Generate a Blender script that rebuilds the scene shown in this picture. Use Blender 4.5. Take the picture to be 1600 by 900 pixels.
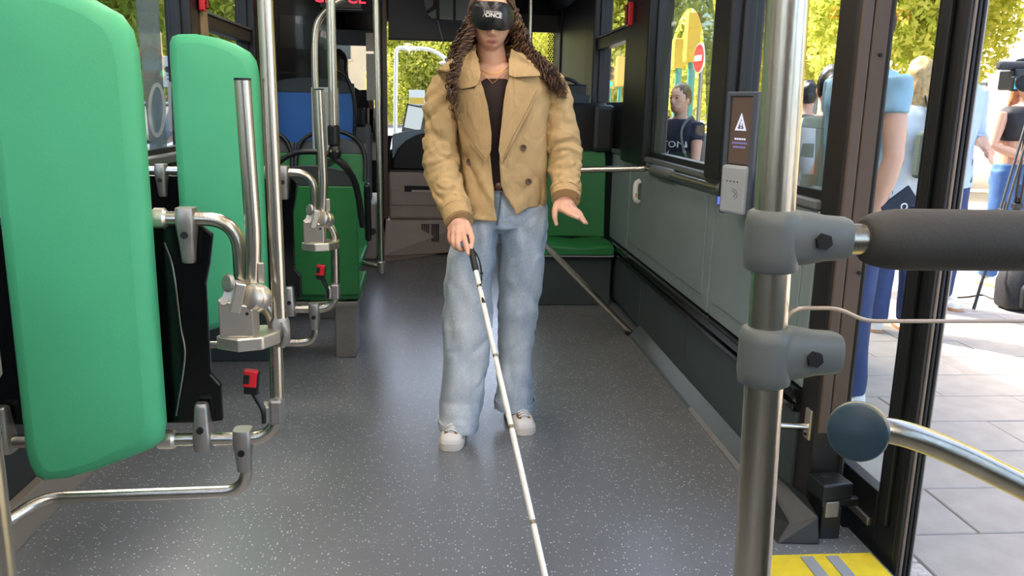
import bpy, bmesh, math, random
import numpy as np
from mathutils import Vector, Matrix, noise

for o in list(bpy.data.objects): bpy.data.objects.remove(o)
random.seed(7)
COL = bpy.context.scene.collection
SC = bpy.context.scene

# ---------------------------------------------------------------- camera
# bus axes: X to the kerb side, Y towards the windscreen, Z up; metres; floor at z = 0
FPX = 1300.0
CAM = np.array([0.0, 0.0, 1.24])
def _axes():
    vy = 450 + (FPX*FPX + 110*130)/287.0
    f = np.array([690-800, 163-450, FPX]); f /= np.linalg.norm(f)
    d = np.array([670-800, vy-450, FPX]); d /= np.linalg.norm(d)
    r = np.cross(d, f)
    return np.stack([r, f, -d], axis=1)
RM = _axes()
def at(px, py, Y):
    """point of the bus that the photograph shows at px,py, lying in the cross-section Y"""
    r = RM.T @ np.array([px-800, py-450, FPX]); return CAM + r*(Y/r[1])
def atx(px, py, X):
    r = RM.T @ np.array([px-800, py-450, FPX]); return CAM + r*(X/r[0])
def atz(px, py, z):
    r = RM.T @ np.array([px-800, py-450, FPX]); return CAM + r*((z-CAM[2])/r[2])

cd = bpy.data.cameras.new('camera'); cam = bpy.data.objects.new('camera', cd); COL.objects.link(cam)
cd.sensor_width = 36; cd.lens = FPX/1600*36; cd.clip_start = 0.02; cd.clip_end = 400
m = Matrix.Identity(4)
for i in range(3):
    m[i][0] = RM[0, i]; m[i][1] = -RM[1, i]; m[i][2] = -RM[2, i]; m[i][3] = CAM[i]
cam.matrix_world = m
SC.camera = cam

# ---------------------------------------------------------------- light
SUN_DIR = Vector((-0.50, 0.42, 0.76)).normalized()
W = bpy.data.worlds.new('sky'); SC.world = W; W.use_nodes = True
nt = W.node_tree; bg = nt.nodes['Background']
sky = nt.nodes.new('ShaderNodeTexSky'); sky.sky_type = 'NISHITA'; sky.sun_disc = False
sky.sun_elevation = math.asin(SUN_DIR.z); sky.sun_rotation = math.atan2(SUN_DIR.x, SUN_DIR.y)
sky.dust_density = 4.0; sky.air_density = 0.8; sky.ozone_density = 0.4
nt.links.new(sky.outputs[0], bg.inputs[0]); bg.inputs[1].default_value = 0.68
sl = bpy.data.lights.new('sun', 'SUN'); sl.energy = 7.0; sl.angle = 0.009; sl.color = (1.0, 0.94, 0.84)
so = bpy.data.objects.new('sun', sl); COL.objects.link(so); so.location = (-12, 10, 20)
so.rotation_euler = SUN_DIR.to_track_quat('Z', 'Y').to_euler()
vs = SC.view_settings
vs.view_transform = 'Standard'; vs.look = 'None'; vs.gamma = 1.0; vs.exposure = 0.95
vs.use_curve_mapping = False

# ---------------------------------------------------------------- materials
def lin(c):
    if isinstance(c, str):
        c = [int(c[i:i+2], 16)/255 for i in (0, 2, 4)]
    return tuple((x/12.92 if x <= .04045 else ((x+.055)/1.055)**2.4) for x in c[:3])
def _new(name):
    m = bpy.data.materials.new(name); m.use_nodes = True
    t = m.node_tree; b = t.nodes['Principled BSDF']; return m, t, b
def node(t, kind, **kw):
    n = t.nodes.new(kind)
    for k, v in kw.items(): setattr(n, k, v)
    return n
def M(name, col, rough=.5, metal=0., var=.0, vscale=8., bump=0., bscale=60., stretch=None, spec=None, coat=0., sub=0.):
    m, t, b = _new(name); c = lin(col)
    b.inputs['Base Color'].default_value = (*c, 1); b.inputs['Roughness'].default_value = rough; b.inputs['Metallic'].default_value = metal
    if spec is not None: b.inputs['Specular IOR Level'].default_value = spec
    if coat: b.inputs['Coat Weight'].default_value = coat; b.inputs['Coat Roughness'].default_value = .1
    if sub:
        b.inputs['Subsurface Weight'].default_value = sub; b.inputs['Subsurface Radius'].default_value = (.012, .004, .002); b.inputs['Subsurface Scale'].default_value = 1.0
    tc = node(t, 'ShaderNodeTexCoord'); src = tc.outputs['Object']
    if stretch:
        mp = node(t, 'ShaderNodeMapping'); mp.inputs['Scale'].default_value = stretch
        t.links.new(src, mp.inputs[0]); src = mp.outputs[0]
    if var:
        n = node(t, 'ShaderNodeTexNoise'); n.inputs['Scale'].default_value = vscale; n.inputs['Detail'].default_value = 5
        t.links.new(src, n.inputs['Vector'])
        r = node(t, 'ShaderNodeValToRGB'); e = r.color_ramp.elements
        e[0].position = .3; e[1].position = .7
        e[0].color = (*[x*(1-var) for x in c], 1); e[1].color = (*[min(1, x*(1+var)) for x in c], 1)
        t.links.new(n.outputs['Fac'], r.inputs[0]); t.links.new(r.outputs[0], b.inputs['Base Color'])
    if bump:
        n2 = node(t, 'ShaderNodeTexNoise'); n2.inputs['Scale'].default_value = bscale; n2.inputs['Detail'].default_value = 4
        t.links.new(src, n2.inputs['Vector'])
        bp = node(t, 'ShaderNodeBump'); bp.inputs['Strength'].default_value = bump; bp.inputs['Distance'].default_value = .01
        t.links.new(n2.outputs['Fac'], bp.inputs['Height']); t.links.new(bp.outputs[0], b.inputs['Normal'])
    return m
def glassmat(name, tint=(1, 1, 1), refl=.06, film=0., filmcol=(.5, .5, .5)):
    """thin pane: lets light through with a tint, mirrors at grazing angles"""
    m, t, b = _new(name); t.nodes.remove(b)
    out = t.nodes['Material Output']
    tr = node(t, 'ShaderNodeBsdfTransparent'); tr.inputs[0].default_value = (*tint, 1)
    gl = node(t, 'ShaderNodeBsdfGlossy'); gl.inputs['Roughness'].default_value = .02
    lw = node(t, 'ShaderNodeLayerWeight'); fr = node(t, 'ShaderNodeMath', operation='POWER'); fr.inputs[1].default_value = 5.0; t.links.new(lw.outputs['Facing'], fr.inputs[0])
    ml = node(t, 'ShaderNodeMath', operation='MULTIPLY_ADD'); ml.inputs[1].default_value = .55; ml.inputs[2].default_value = refl*.5
    ml.use_clamp = True
    t.links.new(fr.outputs[0], ml.inputs[0])
    mx = node(t, 'ShaderNodeMixShader'); t.links.new(ml.outputs[0], mx.inputs[0]); t.links.new(tr.outputs[0], mx.inputs[1]); t.links.new(gl.outputs[0], mx.inputs[2])
    res = mx.outputs[0]
    if film:
        df = node(t, 'ShaderNodeBsdfDiffuse'); df.inputs[0].default_value = (*filmcol, 1)
        m2 = node(t, 'ShaderNodeMixShader'); m2.inputs[0].default_value = film
        t.links.new(res, m2.inputs[1]); t.links.new(df.outputs[0], m2.inputs[2]); res = m2.outputs[0]
    t.links.new(res, out.inputs['Surface'])
    return m
def emis(name, col, s):
    m, t, b = _new(name); b.inputs['Base Color'].default_value = (0, 0, 0, 1)
    b.inputs['Emission Color'].default_value = (*lin(col), 1); b.inputs['Emission Strength'].default_value = s
    return m

# ---------------------------------------------------------------- mesh tools
def fillet(pts, r, n=6):
    pts = [Vector(p) for p in pts]; out = [pts[0]]
    for i in range(1, len(pts)-1):
        a, b, c = pts[i-1], pts[i], pts[i+1]
        rr = r[i] if isinstance(r, (list, tuple)) else r
        d1 = a-b; d2 = c-b; L = min(rr, d1.length*.48, d2.length*.48)
        p, q = b+d1.normalized()*L, b+d2.normalized()*L
        for k in range(n+1):
            s = k/n; out.append(p*(1-s)**2 + b*2*s*(1-s) + q*s*s)
    out.append(pts[-1]); return out
def smooth_path(pts, n=6):
    P = [Vector(p) for p in pts]; P = [P[0]*2-P[1]]+P+[P[-1]*2-P[-2]]; out = []
    for i in range(1, len(P)-2):
        a, b, c, d = P[i-1:i+3]
        for k in range(n):
            t = k/n
            out.append(.5*((2*b)+(c-a)*t+(2*a-5*b+4*c-d)*t*t+(3*b-a-3*c+d)*t**3))
    out.append(P[-2]); return out
class MB:
    def __init__(s): s.v = []; s.f = []
    def add(s, v, f):
        n = len(s.v); s.v += [tuple(x) for x in v]; s.f += [tuple(i+n for i in q) for q in f]; return s
    def box(s, x0, x1, y0, y1, z0, z1):
        v = [(x, y, z) for z in (z0, z1) for y in (y0, y1) for x in (x0, x1)]
        return s.add(v, [(0, 2, 3, 1), (4, 5, 7, 6), (0, 1, 5, 4), (2, 6, 7, 3), (0, 4, 6, 2), (1, 3, 7, 5)])
    def obox(s, c, h, R=None):
        R = R or Matrix.Identity(3); c = Vector(c)
        v = [c+R@Vector((x*h[0], y*h[1], z*h[2])) for z in (-1, 1) for y in (-1, 1) for x in (-1, 1)]
        return s.add(v, [(0, 2, 3, 1), (4, 5, 7, 6), (0, 1, 5, 4), (2, 6, 7, 3), (0, 4, 6, 2), (1, 3, 7, 5)])
    def loft(s, rings, caps=True, closed=True):
        n = len(rings[0]); v = [p for r in rings for p in r]; f = []
        for i in range(len(rings)-1):
            for j in range(n if closed else n-1):
                k = (j+1) % n
                f.append((i*n+j, i*n+k, (i+1)*n+k, (i+1)*n+j))
        if caps and closed:
            f.append(tuple(range(n-1, -1, -1))); f.append(tuple(range((len(rings)-1)*n, len(rings)*n)))
        return s.add(v, f)
    def tube(s, path, r, n=12, caps=True, flat=1.0):
        P = [Vector(p) for p in path]; N = len(P)
        R = list(r) if isinstance(r, (list, tuple, np.ndarray)) else [r]*N
        if len(R) != N: R = list(np.interp(np.linspace(0, 1, N), np.linspace(0, 1, len(R)), R))
        T = [(P[min(i+1, N-1)]-P[max(i-1, 0)]).normalized() for i in range(N)]
        u = T[0].orthogonal().normalized(); rings = []
        for i in range(N):
            if i: u = T[i-1].rotation_difference(T[i]) @ u
            w = T[i].cross(u)
            rings.append([P[i]+(u*math.cos(a)+w*math.sin(a)*flat)*R[i] for a in [2*math.pi*k/n for k in range(n)]])
        return s.loft(rings, caps)
    def cyl(s, a, b, r, n=16, r2=None): return s.tube([a, b], [r, r if r2 is None else r2], n)
    def lathe(s, prof, o, ax, n=20):
        """prof: (radius, height) pairs along axis ax from o"""
        ax = Vector(ax).normalized(); u = ax.orthogonal().normalized(); w = ax.cross(u); o = Vector(o)
        return s.loft([[o+ax*h+(u*math.cos(a)+w*math.sin(a))*max(r, 1e-4) for a in [2*math.pi*k/n for k in range(n)]] for r, h in prof])
    def prism(s, poly, ax, lo, hi):
        """poly in the two other axes (order xy, xz or yz)"""
        def P(p, h): return {'z': (p[0], p[1], h), 'y': (p[0], h, p[1]), 'x': (h, p[0], p[1])}[ax]
        return s.loft([[P(p, lo) for p in poly], [P(p, hi) for p in poly]])
    def ball(s, c, r, nu=16, nv=10, R=None):
        r = (r, r, r) if not isinstance(r, (tuple, list)) else r; c = Vector(c); rings = []
        for i in range(nv+1):
            th = math.pi*min(max(i/nv, .004), .996)
            rg = []
            for k in range(nu):
                a = 2*math.pi*k/nu
                p = Vector((r[0]*math.sin(th)*math.cos(a), r[1]*math.sin(th)*math.sin(a), r[2]*math.cos(th)))
                rg.append(c+(R@p if R else p))
            rings.append(rg)
        return s.loft(rings)
    def build(s, name, mat, parent=None, smooth=40, bevel=0, bseg=2):
        me = bpy.data.meshes.new(name)
        off = Vector((0, 0, 0)); p = parent
        while p is not None: off += p.location; p = p.parent
        me.from_pydata([(x-off.x, y-off.y, z-off.z) for x, y, z in s.v], [], s.f)
        b = bmesh.new(); b.from_mesh(me); bmesh.ops.recalc_face_normals(b, faces=b.faces); b.to_mesh(me); b.free()
        if smooth:
            for q in me.polygons: q.use_smooth = True
            me.set_sharp_from_angle(angle=math.radians(smooth))
        if mat: me.materials.append(mat)
        o = bpy.data.objects.new(name, me); COL.objects.link(o); o.parent = parent
        if bevel:
            bv = o.modifiers.new('bevel', 'BEVEL'); bv.width = bevel; bv.segments = bseg; bv.limit_method = 'ANGLE'; bv.angle_limit = math.radians(35)
            bv.harden_normals = False
        return o
def tag(o, label, cat, group=None, kind=None):
    if label: o['label'] = label
    if cat: o['category'] = cat
    if group: o['group'] = group
    if kind: o['kind'] = kind
    return o
def thing(name, label, cat, loc=(0, 0, 0), group=None, kind=None):
    o = bpy.data.objects.new(name, None); COL.objects.link(o); o.location = [float(x) for x in loc]; o.empty_display_size = .1
    return tag(o, label, cat, group, kind)
def struct(name, loc=(0, 0, 0)):
    o = bpy.data.objects.new(name, None); COL.objects.link(o); o.location = [float(x) for x in loc]; o['kind'] = 'structure'; return o
def stag(o): o['kind'] = 'structure'; return o
def copy_tree(o, parent=None):
    c = o.copy(); COL.objects.link(c); c.parent = parent
    for ch in list(o.children): copy_tree(ch, c)
    return c
def evaluated(mb, mods):
    """run modifiers over a builder's geometry and return numpy verts + faces"""
    me = bpy.data.meshes.new('tmp'); me.from_pydata(mb.v, [], mb.f)
    b = bmesh.new(); b.from_mesh(me); bmesh.ops.recalc_face_normals(b, faces=b.faces); b.to_mesh(me); b.free()
    o = bpy.data.objects.new('tmp', me); COL.objects.link(o)
    for kind, kw in mods:
        md = o.modifiers.new(kind, kind)
        for k, v in kw.items(): setattr(md, k, v)
    dg = bpy.context.evaluated_depsgraph_get(); ev = o.evaluated_get(dg); m2 = ev.to_mesh()
    v = np.empty(len(m2.vertices)*3); m2.vertices.foreach_get('co', v); v = v.reshape(-1, 3)
    f = [tuple(p.vertices) for p in m2.polygons]
    ev.to_mesh_clear(); bpy.data.objects.remove(o); bpy.data.meshes.remove(me)
    return v, f
def union(mb, voxel, smooth=4, fac=.5):
    v, f = evaluated(mb, [('REMESH', dict(mode='VOXEL', voxel_size=voxel)), ('SMOOTH', dict(factor=fac, iterations=smooth))])
    r = MB(); r.v = [tuple(x) for x in v]; r.f = f; return r
def wobble(mb, amp, scale, seed=0, stretch=(1, 1, 1), fn=None):
    """push a surface about with smooth noise: cloth folds"""
    me = bpy.data.meshes.new('t'); me.from_pydata(mb.v, [], mb.f); b = bmesh.new(); b.from_mesh(me)
    bmesh.ops.recalc_face_normals(b, faces=b.faces); b.normal_update(); out = []
    for v in b.verts:
        p = v.co; q = Vector((p.x*stretch[0], p.y*stretch[1], p.z*stretch[2]))*scale + Vector((seed, seed*1.7, -seed))
        k = fn(p) if fn else 1.0
        nn = noise.noise(q) + .5*noise.noise(q*2.1)
        out.append(tuple(p + v.normal*(amp*k*nn)))
    b.free(); bpy.data.meshes.remove(me); mb.v = out; return mb
def crease(mb, amp, scale, seed, stretch=(1, 1, 1), rot=None, width=.14):
    """narrow folds: ridges beside valleys where a noise field crosses zero"""
    me = bpy.data.meshes.new('t'); me.from_pydata(mb.v, [], mb.f); b = bmesh.new(); b.from_mesh(me)
    bmesh.ops.recalc_face_normals(b, faces=b.faces); b.normal_update(); out = []
    for v in b.verts:
        p = (rot @ v.co) if rot else v.co
        q = Vector((p.x*stretch[0], p.y*stretch[1], p.z*stretch[2]))*scale+Vector((seed, -seed*.7, seed*1.3))
        n_ = noise.noise(q); k = .5+.5*noise.noise(q*.45+Vector((9, 4, 2)))
        k = min(1, max(0, k*1.6-.25))
        d = -math.exp(-(n_/width)**2)+.9*math.exp(-((abs(n_)-width*1.7)/width)**2)
        out.append(tuple(v.co+v.normal*(amp*k*d)))
    b.free(); bpy.data.meshes.remove(me); mb.v = out; return mb
def text_mb(txt, size, place, depth=.0015, align='CENTER', bold=0.):
    """solid lettering; place(u, v, d) maps letter plane to space"""
    c = bpy.data.curves.new('lettering', 'FONT'); c.body = txt; c.size = size; c.align_x = align; c.align_y = 'CENTER'; c.resolution_u = 3; c.offset = bold
    o = bpy.data.objects.new('lettering', c); COL.objects.link(o)
    dg = bpy.context.evaluated_depsgraph_get(); me = o.evaluated_get(dg).to_mesh()
    vs_ = [tuple(v.co) for v in me.vertices]; fs = [tuple(p.vertices) for p in me.polygons]
    o.evaluated_get(dg).to_mesh_clear(); bpy.data.objects.remove(o); bpy.data.curves.remove(c)
    mb = MB(); n = len(vs_)
    mb.add([place(x, y, depth) for x, y, z in vs_]+[place(x, y, 0) for x, y, z in vs_], fs+[tuple(i+n for i in reversed(q)) for q in fs])
    edge = {}
    for q in fs:
        for a, b in zip(q, q[1:]+q[:1]): edge[(a, b)] = 1
    mb.f += [(a, a+n, b+n, b) for (a, b) in edge if (b, a) not in edge]
    return mb

# ================================================================ palette
m_floor, t, b = _new('speckled vinyl floor')
b.inputs['Roughness'].default_value = .25; b.inputs['Specular IOR Level'].default_value = .8
tc = node(t, 'ShaderNodeTexCoord')
vo = node(t, 'ShaderNodeTexVoronoi'); vo.inputs['Scale'].default_value = 112; vo.inputs['Randomness'].default_value = 1
t.links.new(tc.outputs['Object'], vo.inputs['Vector'])
sep = node(t, 'ShaderNodeSeparateColor'); t.links.new(vo.outputs['Color'], sep.inputs[0])
rad = node(t, 'ShaderNodeMath', operation='MULTIPLY_ADD'); rad.inputs[1].default_value = .46; rad.inputs[2].default_value = -.16
t.links.new(sep.outputs[0], rad.inputs[0])
cmp_ = node(t, 'ShaderNodeMath', operation='LESS_THAN'); t.links.new(vo.outputs['Distance'], cmp_.inputs[0]); t.links.new(rad.outputs[0], cmp_.inputs[1])
nz = node(t, 'ShaderNodeTexNoise'); nz.inputs['Scale'].default_value = 3; nz.inputs['Detail'].default_value = 8; t.links.new(tc.outputs['Object'], nz.inputs['Vector'])
rp = node(t, 'ShaderNodeValToRGB'); rp.color_ramp.elements[0].color = (.125, .133, .140, 1); rp.color_ramp.elements[1].color = (.175, .184, .192, 1)
t.links.new(nz.outputs['Fac'], rp.inputs[0])
mx = node(t, 'ShaderNodeMix', data_type='RGBA'); t.links.new(cmp_.outputs[0], mx.inputs[0]); t.links.new(rp.outputs[0], mx.inputs[6]); mx.inputs[7].default_value = (.52, .54, .55, 1)
t.links.new(mx.outputs[2], b.inputs['Base Color'])
n3 = node(t, 'ShaderNodeTexNoise'); n3.inputs['Scale'].default_value = 160; t.links.new(tc.outputs['Object'], n3.inputs['Vector'])
bp = node(t, 'ShaderNodeBump'); bp.inputs['Strength'].default_value = .12; bp.inputs['Distance'].default_value = .004
t.links.new(n3.outputs['Fac'], bp.inputs['Height']); t.links.new(bp.outputs[0], b.inputs['Normal'])

m_steel = M('brushed stainless tube', 'c9c2b4', .27, 1., var=.06, vscale=30, bump=.03, bscale=300, stretch=(1, 1, .15))
m_cast = M('satin cast metal fitting', 'a5a29b', .42, .85, var=.06, vscale=40, bump=.05, bscale=120)
m_plate = M('bare milled metal', 'd8d0c2', .34, .9, var=.05, vscale=30)
m_greyplast = M('grey moulded plastic', '5f6462', .45, bump=.03, bscale=200)
m_rubber = M('charcoal foam grip', '33322f', .7, bump=.08, bscale=250)
m_black = M('black plastic', '101112', .38)
m_blackmat = M('black rubber seal', '0c0c0d', .6)
m_blackgloss = M('gloss black panel', '08090a', .16)
m_frame = M('black anodised window frame', '17191a', .4, spec=.4)
m_pillar = M('dark brown door pillar', '5a4b40', .45, var=.08, vscale=5)
m_panel = M('grey green wall laminate', '7f8c8a', .45, var=.05, vscale=6, bump=.02, bscale=120)
m_kick = M('dark grey kick panel', '3d4747', .5, var=.06, vscale=6)
m_skirt = M('grey vinyl skirting', '4d5657', .33, var=.08, vscale=9)
m_ceil = M('pale grey ceiling lining', 'b4b6b4', .6)
m_darkceil = M('dark lining', '1b1c1d', .6)
m_green = M('green vinyl pad', '4bb07c', .55, var=.04, vscale=4, bump=.05, bscale=140)
m_seatgreen = M('green seat shell', '28793f', .45, var=.06, vscale=5)
m_seatblue = M('blue seat shell', '2d66a8', .5, var=.05, vscale=5)
m_seatgrey = M('dark grey seat top', '3a4042', .55)
m_hoop = M('black coated hoop', '141618', .4)
m_beige = M('warm beige cab moulding', 'a3958a', .55, var=.05, vscale=6, bump=.03, bscale=150)
m_red = M('red plastic', 'd8202a', .35)
m_yellow = M('yellow step marking', 'd9c024', .6, var=.1, vscale=30, bump=.06, bscale=250)
m_white = M('white paint', 'e6e6e0', .45)
m_pane = glassmat('clear bus glass', (.985, .99, .985))
m_tint = glassmat('tinted bus glass', (.955, .975, .965), refl=.05)
m_film = glassmat('grey green window film', (.60, .66, .62), film=.22, filmcol=(.30, .34, .31))
m_bluefilm = glassmat('blue grey window film', (.50, .60, .64), film=.35, filmcol=(.26, .34, .38))
m_palefilm = glassmat('pale window lettering film', (.7, .75, .75), film=.5, filmcol=(.55, .62, .64))
m_fill_lamp = emis('added fill lamp diffuser', 'fff0e2', 9.0)

# ================================================================ bus shell
XL, XR = -1.25, 1.12
fl = stag(MB().prism([(XL, -3.2), (1.14, -3.2), (1.14, .72), (1.245, .72), (1.245, 2.24), (1.14, 2.24), (1.14, 8.5), (XL, 8.5)], 'z', -.06, 0).build('floor', m_floor, smooth=0))
ym = MB().prism([(.86, .74), (1.235, .74), (1.235, 2.085), (.86, 2.085)], 'z', .0005, .004).build('step_marking', m_yellow, fl, 0)
ym['label'] = 'yellow step marking with grey stripes'
m_stripe = M('grey tactile stripe', '8b8f92', .6, bump=.1, bscale=300)
for k in range(2):
    x = 1.02+k*.075
    MB().prism([(x, 1.2), (x+.036, 1.2), (x+.036, 2.07), (x, 2.07)], 'z', .004, .007).build('tactile_stripe', m_stripe, fl, 0)

# ceiling with two rows of fill lamps, added out of view to brighten the interior
ce = stag(MB().box(-1.3, 1.25, -3.2, 8.4, 2.34, 2.4).build('ceiling', m_ceil, smooth=0))
for sx, x in ((-1, -.62), (1, .55)):
    for k in range(6):
        y0 = -2.6+k*1.5
        if k >= (4 if sx > 0 else 5): continue  # front lamps left out so that the front of the bus stays dark
        o = MB().box(x-.09, x+.09, y0, y0+1.3, 2.318, 2.342).build('fill_lamp', m_fill_lamp, ce, 0)
MB().prism([(-1.3, 2.34), (-1.0, 2.34), (-1.22, 2.12), (-1.3, 2.12)], 'y', -3.2, 8.4).build('cove', m_darkceil, ce, 0)
MB().prism([(1.25, 2.34), (.95, 2.34), (1.12, 2.12), (1.25, 2.12)], 'y', -3.2, 8.4).build('cove', m_darkceil, ce, 0)

def window(name, side, y0, y1, z0, z1, transom=None, tint=m_pane, x=None, fw=.028):
    w = struct(name, (0, 0, 0)); sx = 1 if side > 0 else -1
    xi = (1.13 if side > 0 else -1.26); xo = xi+sx*.05
    a, c = min(xi, xo), max(xi, xo)
    f = MB(); f.box(a, c, y0, y0+fw, z0, z1).box(a, c, y1-fw, y1, z0, z1).box(a, c, y0+fw, y1-fw, z0, z0+fw).box(a, c, y0+fw, y1-fw, z1-fw, z1)
    f.build('window_frame', m_frame, w, 0, .004)
    xp = (a+c)/2
    if transom:
        MB().box(a-.02*(sx > 0), c+.02*(sx < 0), y0+fw, y1-fw, transom-.055, transom+.02).build('transom', m_frame, w, 0, .006)
        MB().box(a-.03*(sx > 0), c+.03*(sx < 0), y0+fw, y1-fw, transom+.02, transom+.035).build('sash_rail', m_greyplast, w, 0, .004)
        MB().box(xp-.002, xp+.002, y0+fw, y1-fw, z0+fw, transom-.055).build('pane', tint, w, 0)
        MB().box(xp-.002, xp+.002, y0+fw, y1-fw, transom+.035, z1-fw).build('pane', tint, w, 0)
    else:
        MB().box(xp-.002, xp+.002, y0+fw, y1-fw, z0+fw, z1-fw).build('pane', tint, w, 0)
    return w

# ---- kerb-side wall
wr = struct('wall_right')
MB().box(1.135, 1.22, 2.38, 8.4, -.06, .985).build('side_body', m_kick, wr, 0)
MB().box(1.135, 1.22, -3.2, .66, -.06, .985).build('side_body', m_kick, wr, 0)
MB().box(1.135, 1.22, -3.2, 8.4, 2.1, 2.4).build('header', m_darkceil, wr, 0)
for y0, y1 in ((3.2, 3.41), (4.5, 5.06), (6.14, 6.5), (-.5, -.3), (7.9, 8.4), (-3.2, -2.6)):
    MB().box(1.085, 1.22, y0, y1, .965 if y0 != 4.5 else .93, 2.12).build('window_post', m_frame, wr, 0, .012)
MB().box(1.135, 1.22, 6.5, 7.9, .985, 2.1).build('blank_panel', m_black, wr, 0)
MB().box(1.135, 1.22, 5.0, 6.2, .98, 1.255).build('blank_panel', m_black, wr, 0)
for y0, y1 in ((2.37, 3.296), (3.314, 4.86), (4.876, 5.4)):
    MB().box(1.112, 1.136, y0, y1, .405, .955).build('wall_panel', m_panel, wr, 0, .006)
# raised field and border of the big access panel
MB().box(1.106, 1.113, 3.39, 4.79, .47, .90).build('panel_field', m_panel, wr, 0, .004)
MB().box(1.106, 1.113, 2.44, 3.23, .47, .90).build('panel_field', m_panel, wr, 0, .004)
MB().box(1.10, 1.14, 2.37, 5.4, .957, .985).build('sill', m_greyplast, wr, 0, .006)
for y0, y1 in ((2.37, 3.553), (3.567, 4.433), (4.447, 5.2)):
    MB().box(1.105, 1.137, y0, y1, .045, .325).build('kick_panel', m_kick, wr, 0, .005)
rs = MB(); rs.box(1.09, 1.136, 2.37, 5.2, .328, .352).box(1.10, 1.136, 2.37, 5.2, .352, .372).box(1.085, 1.136, 2.37, 5.2, .372, .402)
rs.build('rubbing_strip', m_blackgloss, wr, 0, .004)
MB().prism([(1.045, .0), (1.137, 0), (1.137, .06), (1.105, .06), (1.055, .012)], 'y', 2.37, 4.42).build('skirting', m_skirt, wr, 0, .003)
MB().prism([(1.040, .0), (1.056, 0), (1.056, .016), (1.040, .006)], 'y', 2.37, 3.25).build('skirting_edge', m_cast, wr, 0)
# latch of the access panel
lt = MB().tube(smooth_path([(1.10, 4.56, .73), (1.078, 4.56, .745), (1.074, 4.56, .79), (1.078, 4.56, .835), (1.10, 4.56, .85)], 4), .009, 8, flat=1.8).build('latch', m_white, wr)
MB().ball((1.078, 4.555, .77), (.006, .012, .018), 10, 6).build('latch_button', M('orange latch tab', 'd88a2c', .4), lt)

w1 = window('window_1', 1, 3.40, 4.51, .985, 2.12, tint=m_tint)
w2 = window('window_2', 1, 5.05, 6.15, 1.25, 2.12, transom=1.70, tint=m_tint)
w3 = window('window_3', 1, 2.37, 3.21, .985, 2.12, tint=m_tint)
window('window_4', 1, -2.6, -.5, .985, 2.12)
window('window_5', 1, -.3, .66, .985, 2.12)
# film lettering on window 1: a tall arch
def film(win, pts_out, X, mat, name='window_film', d=.0012):
    P = [atx(px, py, X) for px, py in pts_out]
    MB().prism([(p[1], p[2]) for p in P], 'x', X, X+d).build(name, mat, win, 0)
XF = 1.148
outer = [(1019, 243), (1024, 190), (1030, 120), (1037, 60), (1044, 0), (1050, -30), (1062, -52), (1078, -60), (1095, -50), (1106, -25), (1113, 0), (1120, 50), (1123, 93), (1124, 150), (1123, 210), (1119, 262)]
inner = [(1103, 254), (1104, 200), (1103, 155), (1102, 100), (1100, 62), (1095, 35), (1089, 19), (1081, 13), (1074, 14), (1064, 27), (1054, 52), (1046, 80), (1041, 103), (1037, 160), (1033, 243)]
# the arch as a ring of short quads, so that the film has no overlaps
po = [atx(*p, XF) for p in smooth_path([(a, b_, 0) for a, b_ in outer], 2) for p in [(p[0], p[1])]]
pi = [atx(*p, XF) for p in smooth_path([(a, b_, 0) for a, b_ in inner[::-1]], 2) for p in [(p[0], p[1])]]
n = 40
def resample(P, n):
    P = np.array(P); d = np.r_[0, np.cumsum(np.linalg.norm(np.diff(P, axis=0), axis=1))]; s = np.linspace(0, d[-1], n)
    return np.stack([np.interp(s, d, P[:, i]) for i in range(3)], 1)
po, pi = resample(po, n), resample(pi, n)
mb = MB().loft([[(p[0], p[1], p[2]), (p[0]+.001, p[1], p[2]), (q[0]+.001, q[1], q[2]), (q[0], q[1], q[2])] for p, q in zip(po, pi)])
mb.build('window_film', m_film, w1, 0)
# film figure on window 3
fx = 1.148
def rect_film(win, x0, y0, x1, y1, mat): film(win, [(x0, y1), (x1, y1+(x1-x0)*.08), (x1+2, y0+(x1-x0)*.02), (x0+4, y0)], fx, mat)
rect_film(w3, 1252, 180, 1286, 199, m_film); rect_film(w3, 1271, 200, 1285, 290, m_film); rect_film(w3, 1250, 224, 1270, 245, m_film); rect_film(w3, 1249, 272, 1270, 290, m_film)

# ---- street-side wall
wl = struct('wall_left')
MB().box(-1.34, -1.262, -3.2, 8.4, -.06, .99).build('side_body', m_kick, wl, 0)
MB().box(-1.34, -1.262, -3.2, 8.4, 2.1, 2.4).build('header', m_darkceil, wl, 0)
for y0, y1 in ((.55, .75), (4.34, 4.62), (5.78, 7.05), (-1.6, -1.4), (7.95, 8.4), (-3.2, -2.9)):
    MB().box(-1.34, -1.215, y0, y1, .97, 2.12).build('window_post', m_frame, wl, 0, .012)
MB().box(-1.235, -1.20, 4.50, 4.60, .97, 2.12).build('post_trim', M('bronze post trim', '8a7455', .45), wl, 0, .008)
MB().box(-1.262, -1.20, .4, 5.8, .955, .995).build('sill', m_greyplast, wl, 0, .006)
MB().box(-1.262, -1.235, .6, 3.2, .0, .95).build('wall_panel', M('dark side lining', '2b2e2f', .5), wl, 0, .005)
MB().box(-1.262, -1.235, 3.22, 5.8, .0, .95).build('wall_panel', M('dark side lining far', '2b2e2f', .5), wl, 0, .005)
MB().prism([(-1.235, 0), (-1.17, 0), (-1.20, .1), (-1.235, .1)], 'y', .6, 5.0).build('skirting', M('beige grey skirting', '7b7368', .5), wl, 0, .004)
w6 = window('window_6', -1, .74, 4.35, .99, 2.12, tint=m_tint)
w7 = window('window_7', -1, 4.61, 5.79, .99, 2.12, transom=1.66, tint=m_tint)
window('window_8', -1, -1.4, .56, .99, 2.12); window('window_9', -1, -2.9, -1.6, .99, 2.12)
window('window_10', -1, 7.04, 7.96, 1.1, 2.12)
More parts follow.
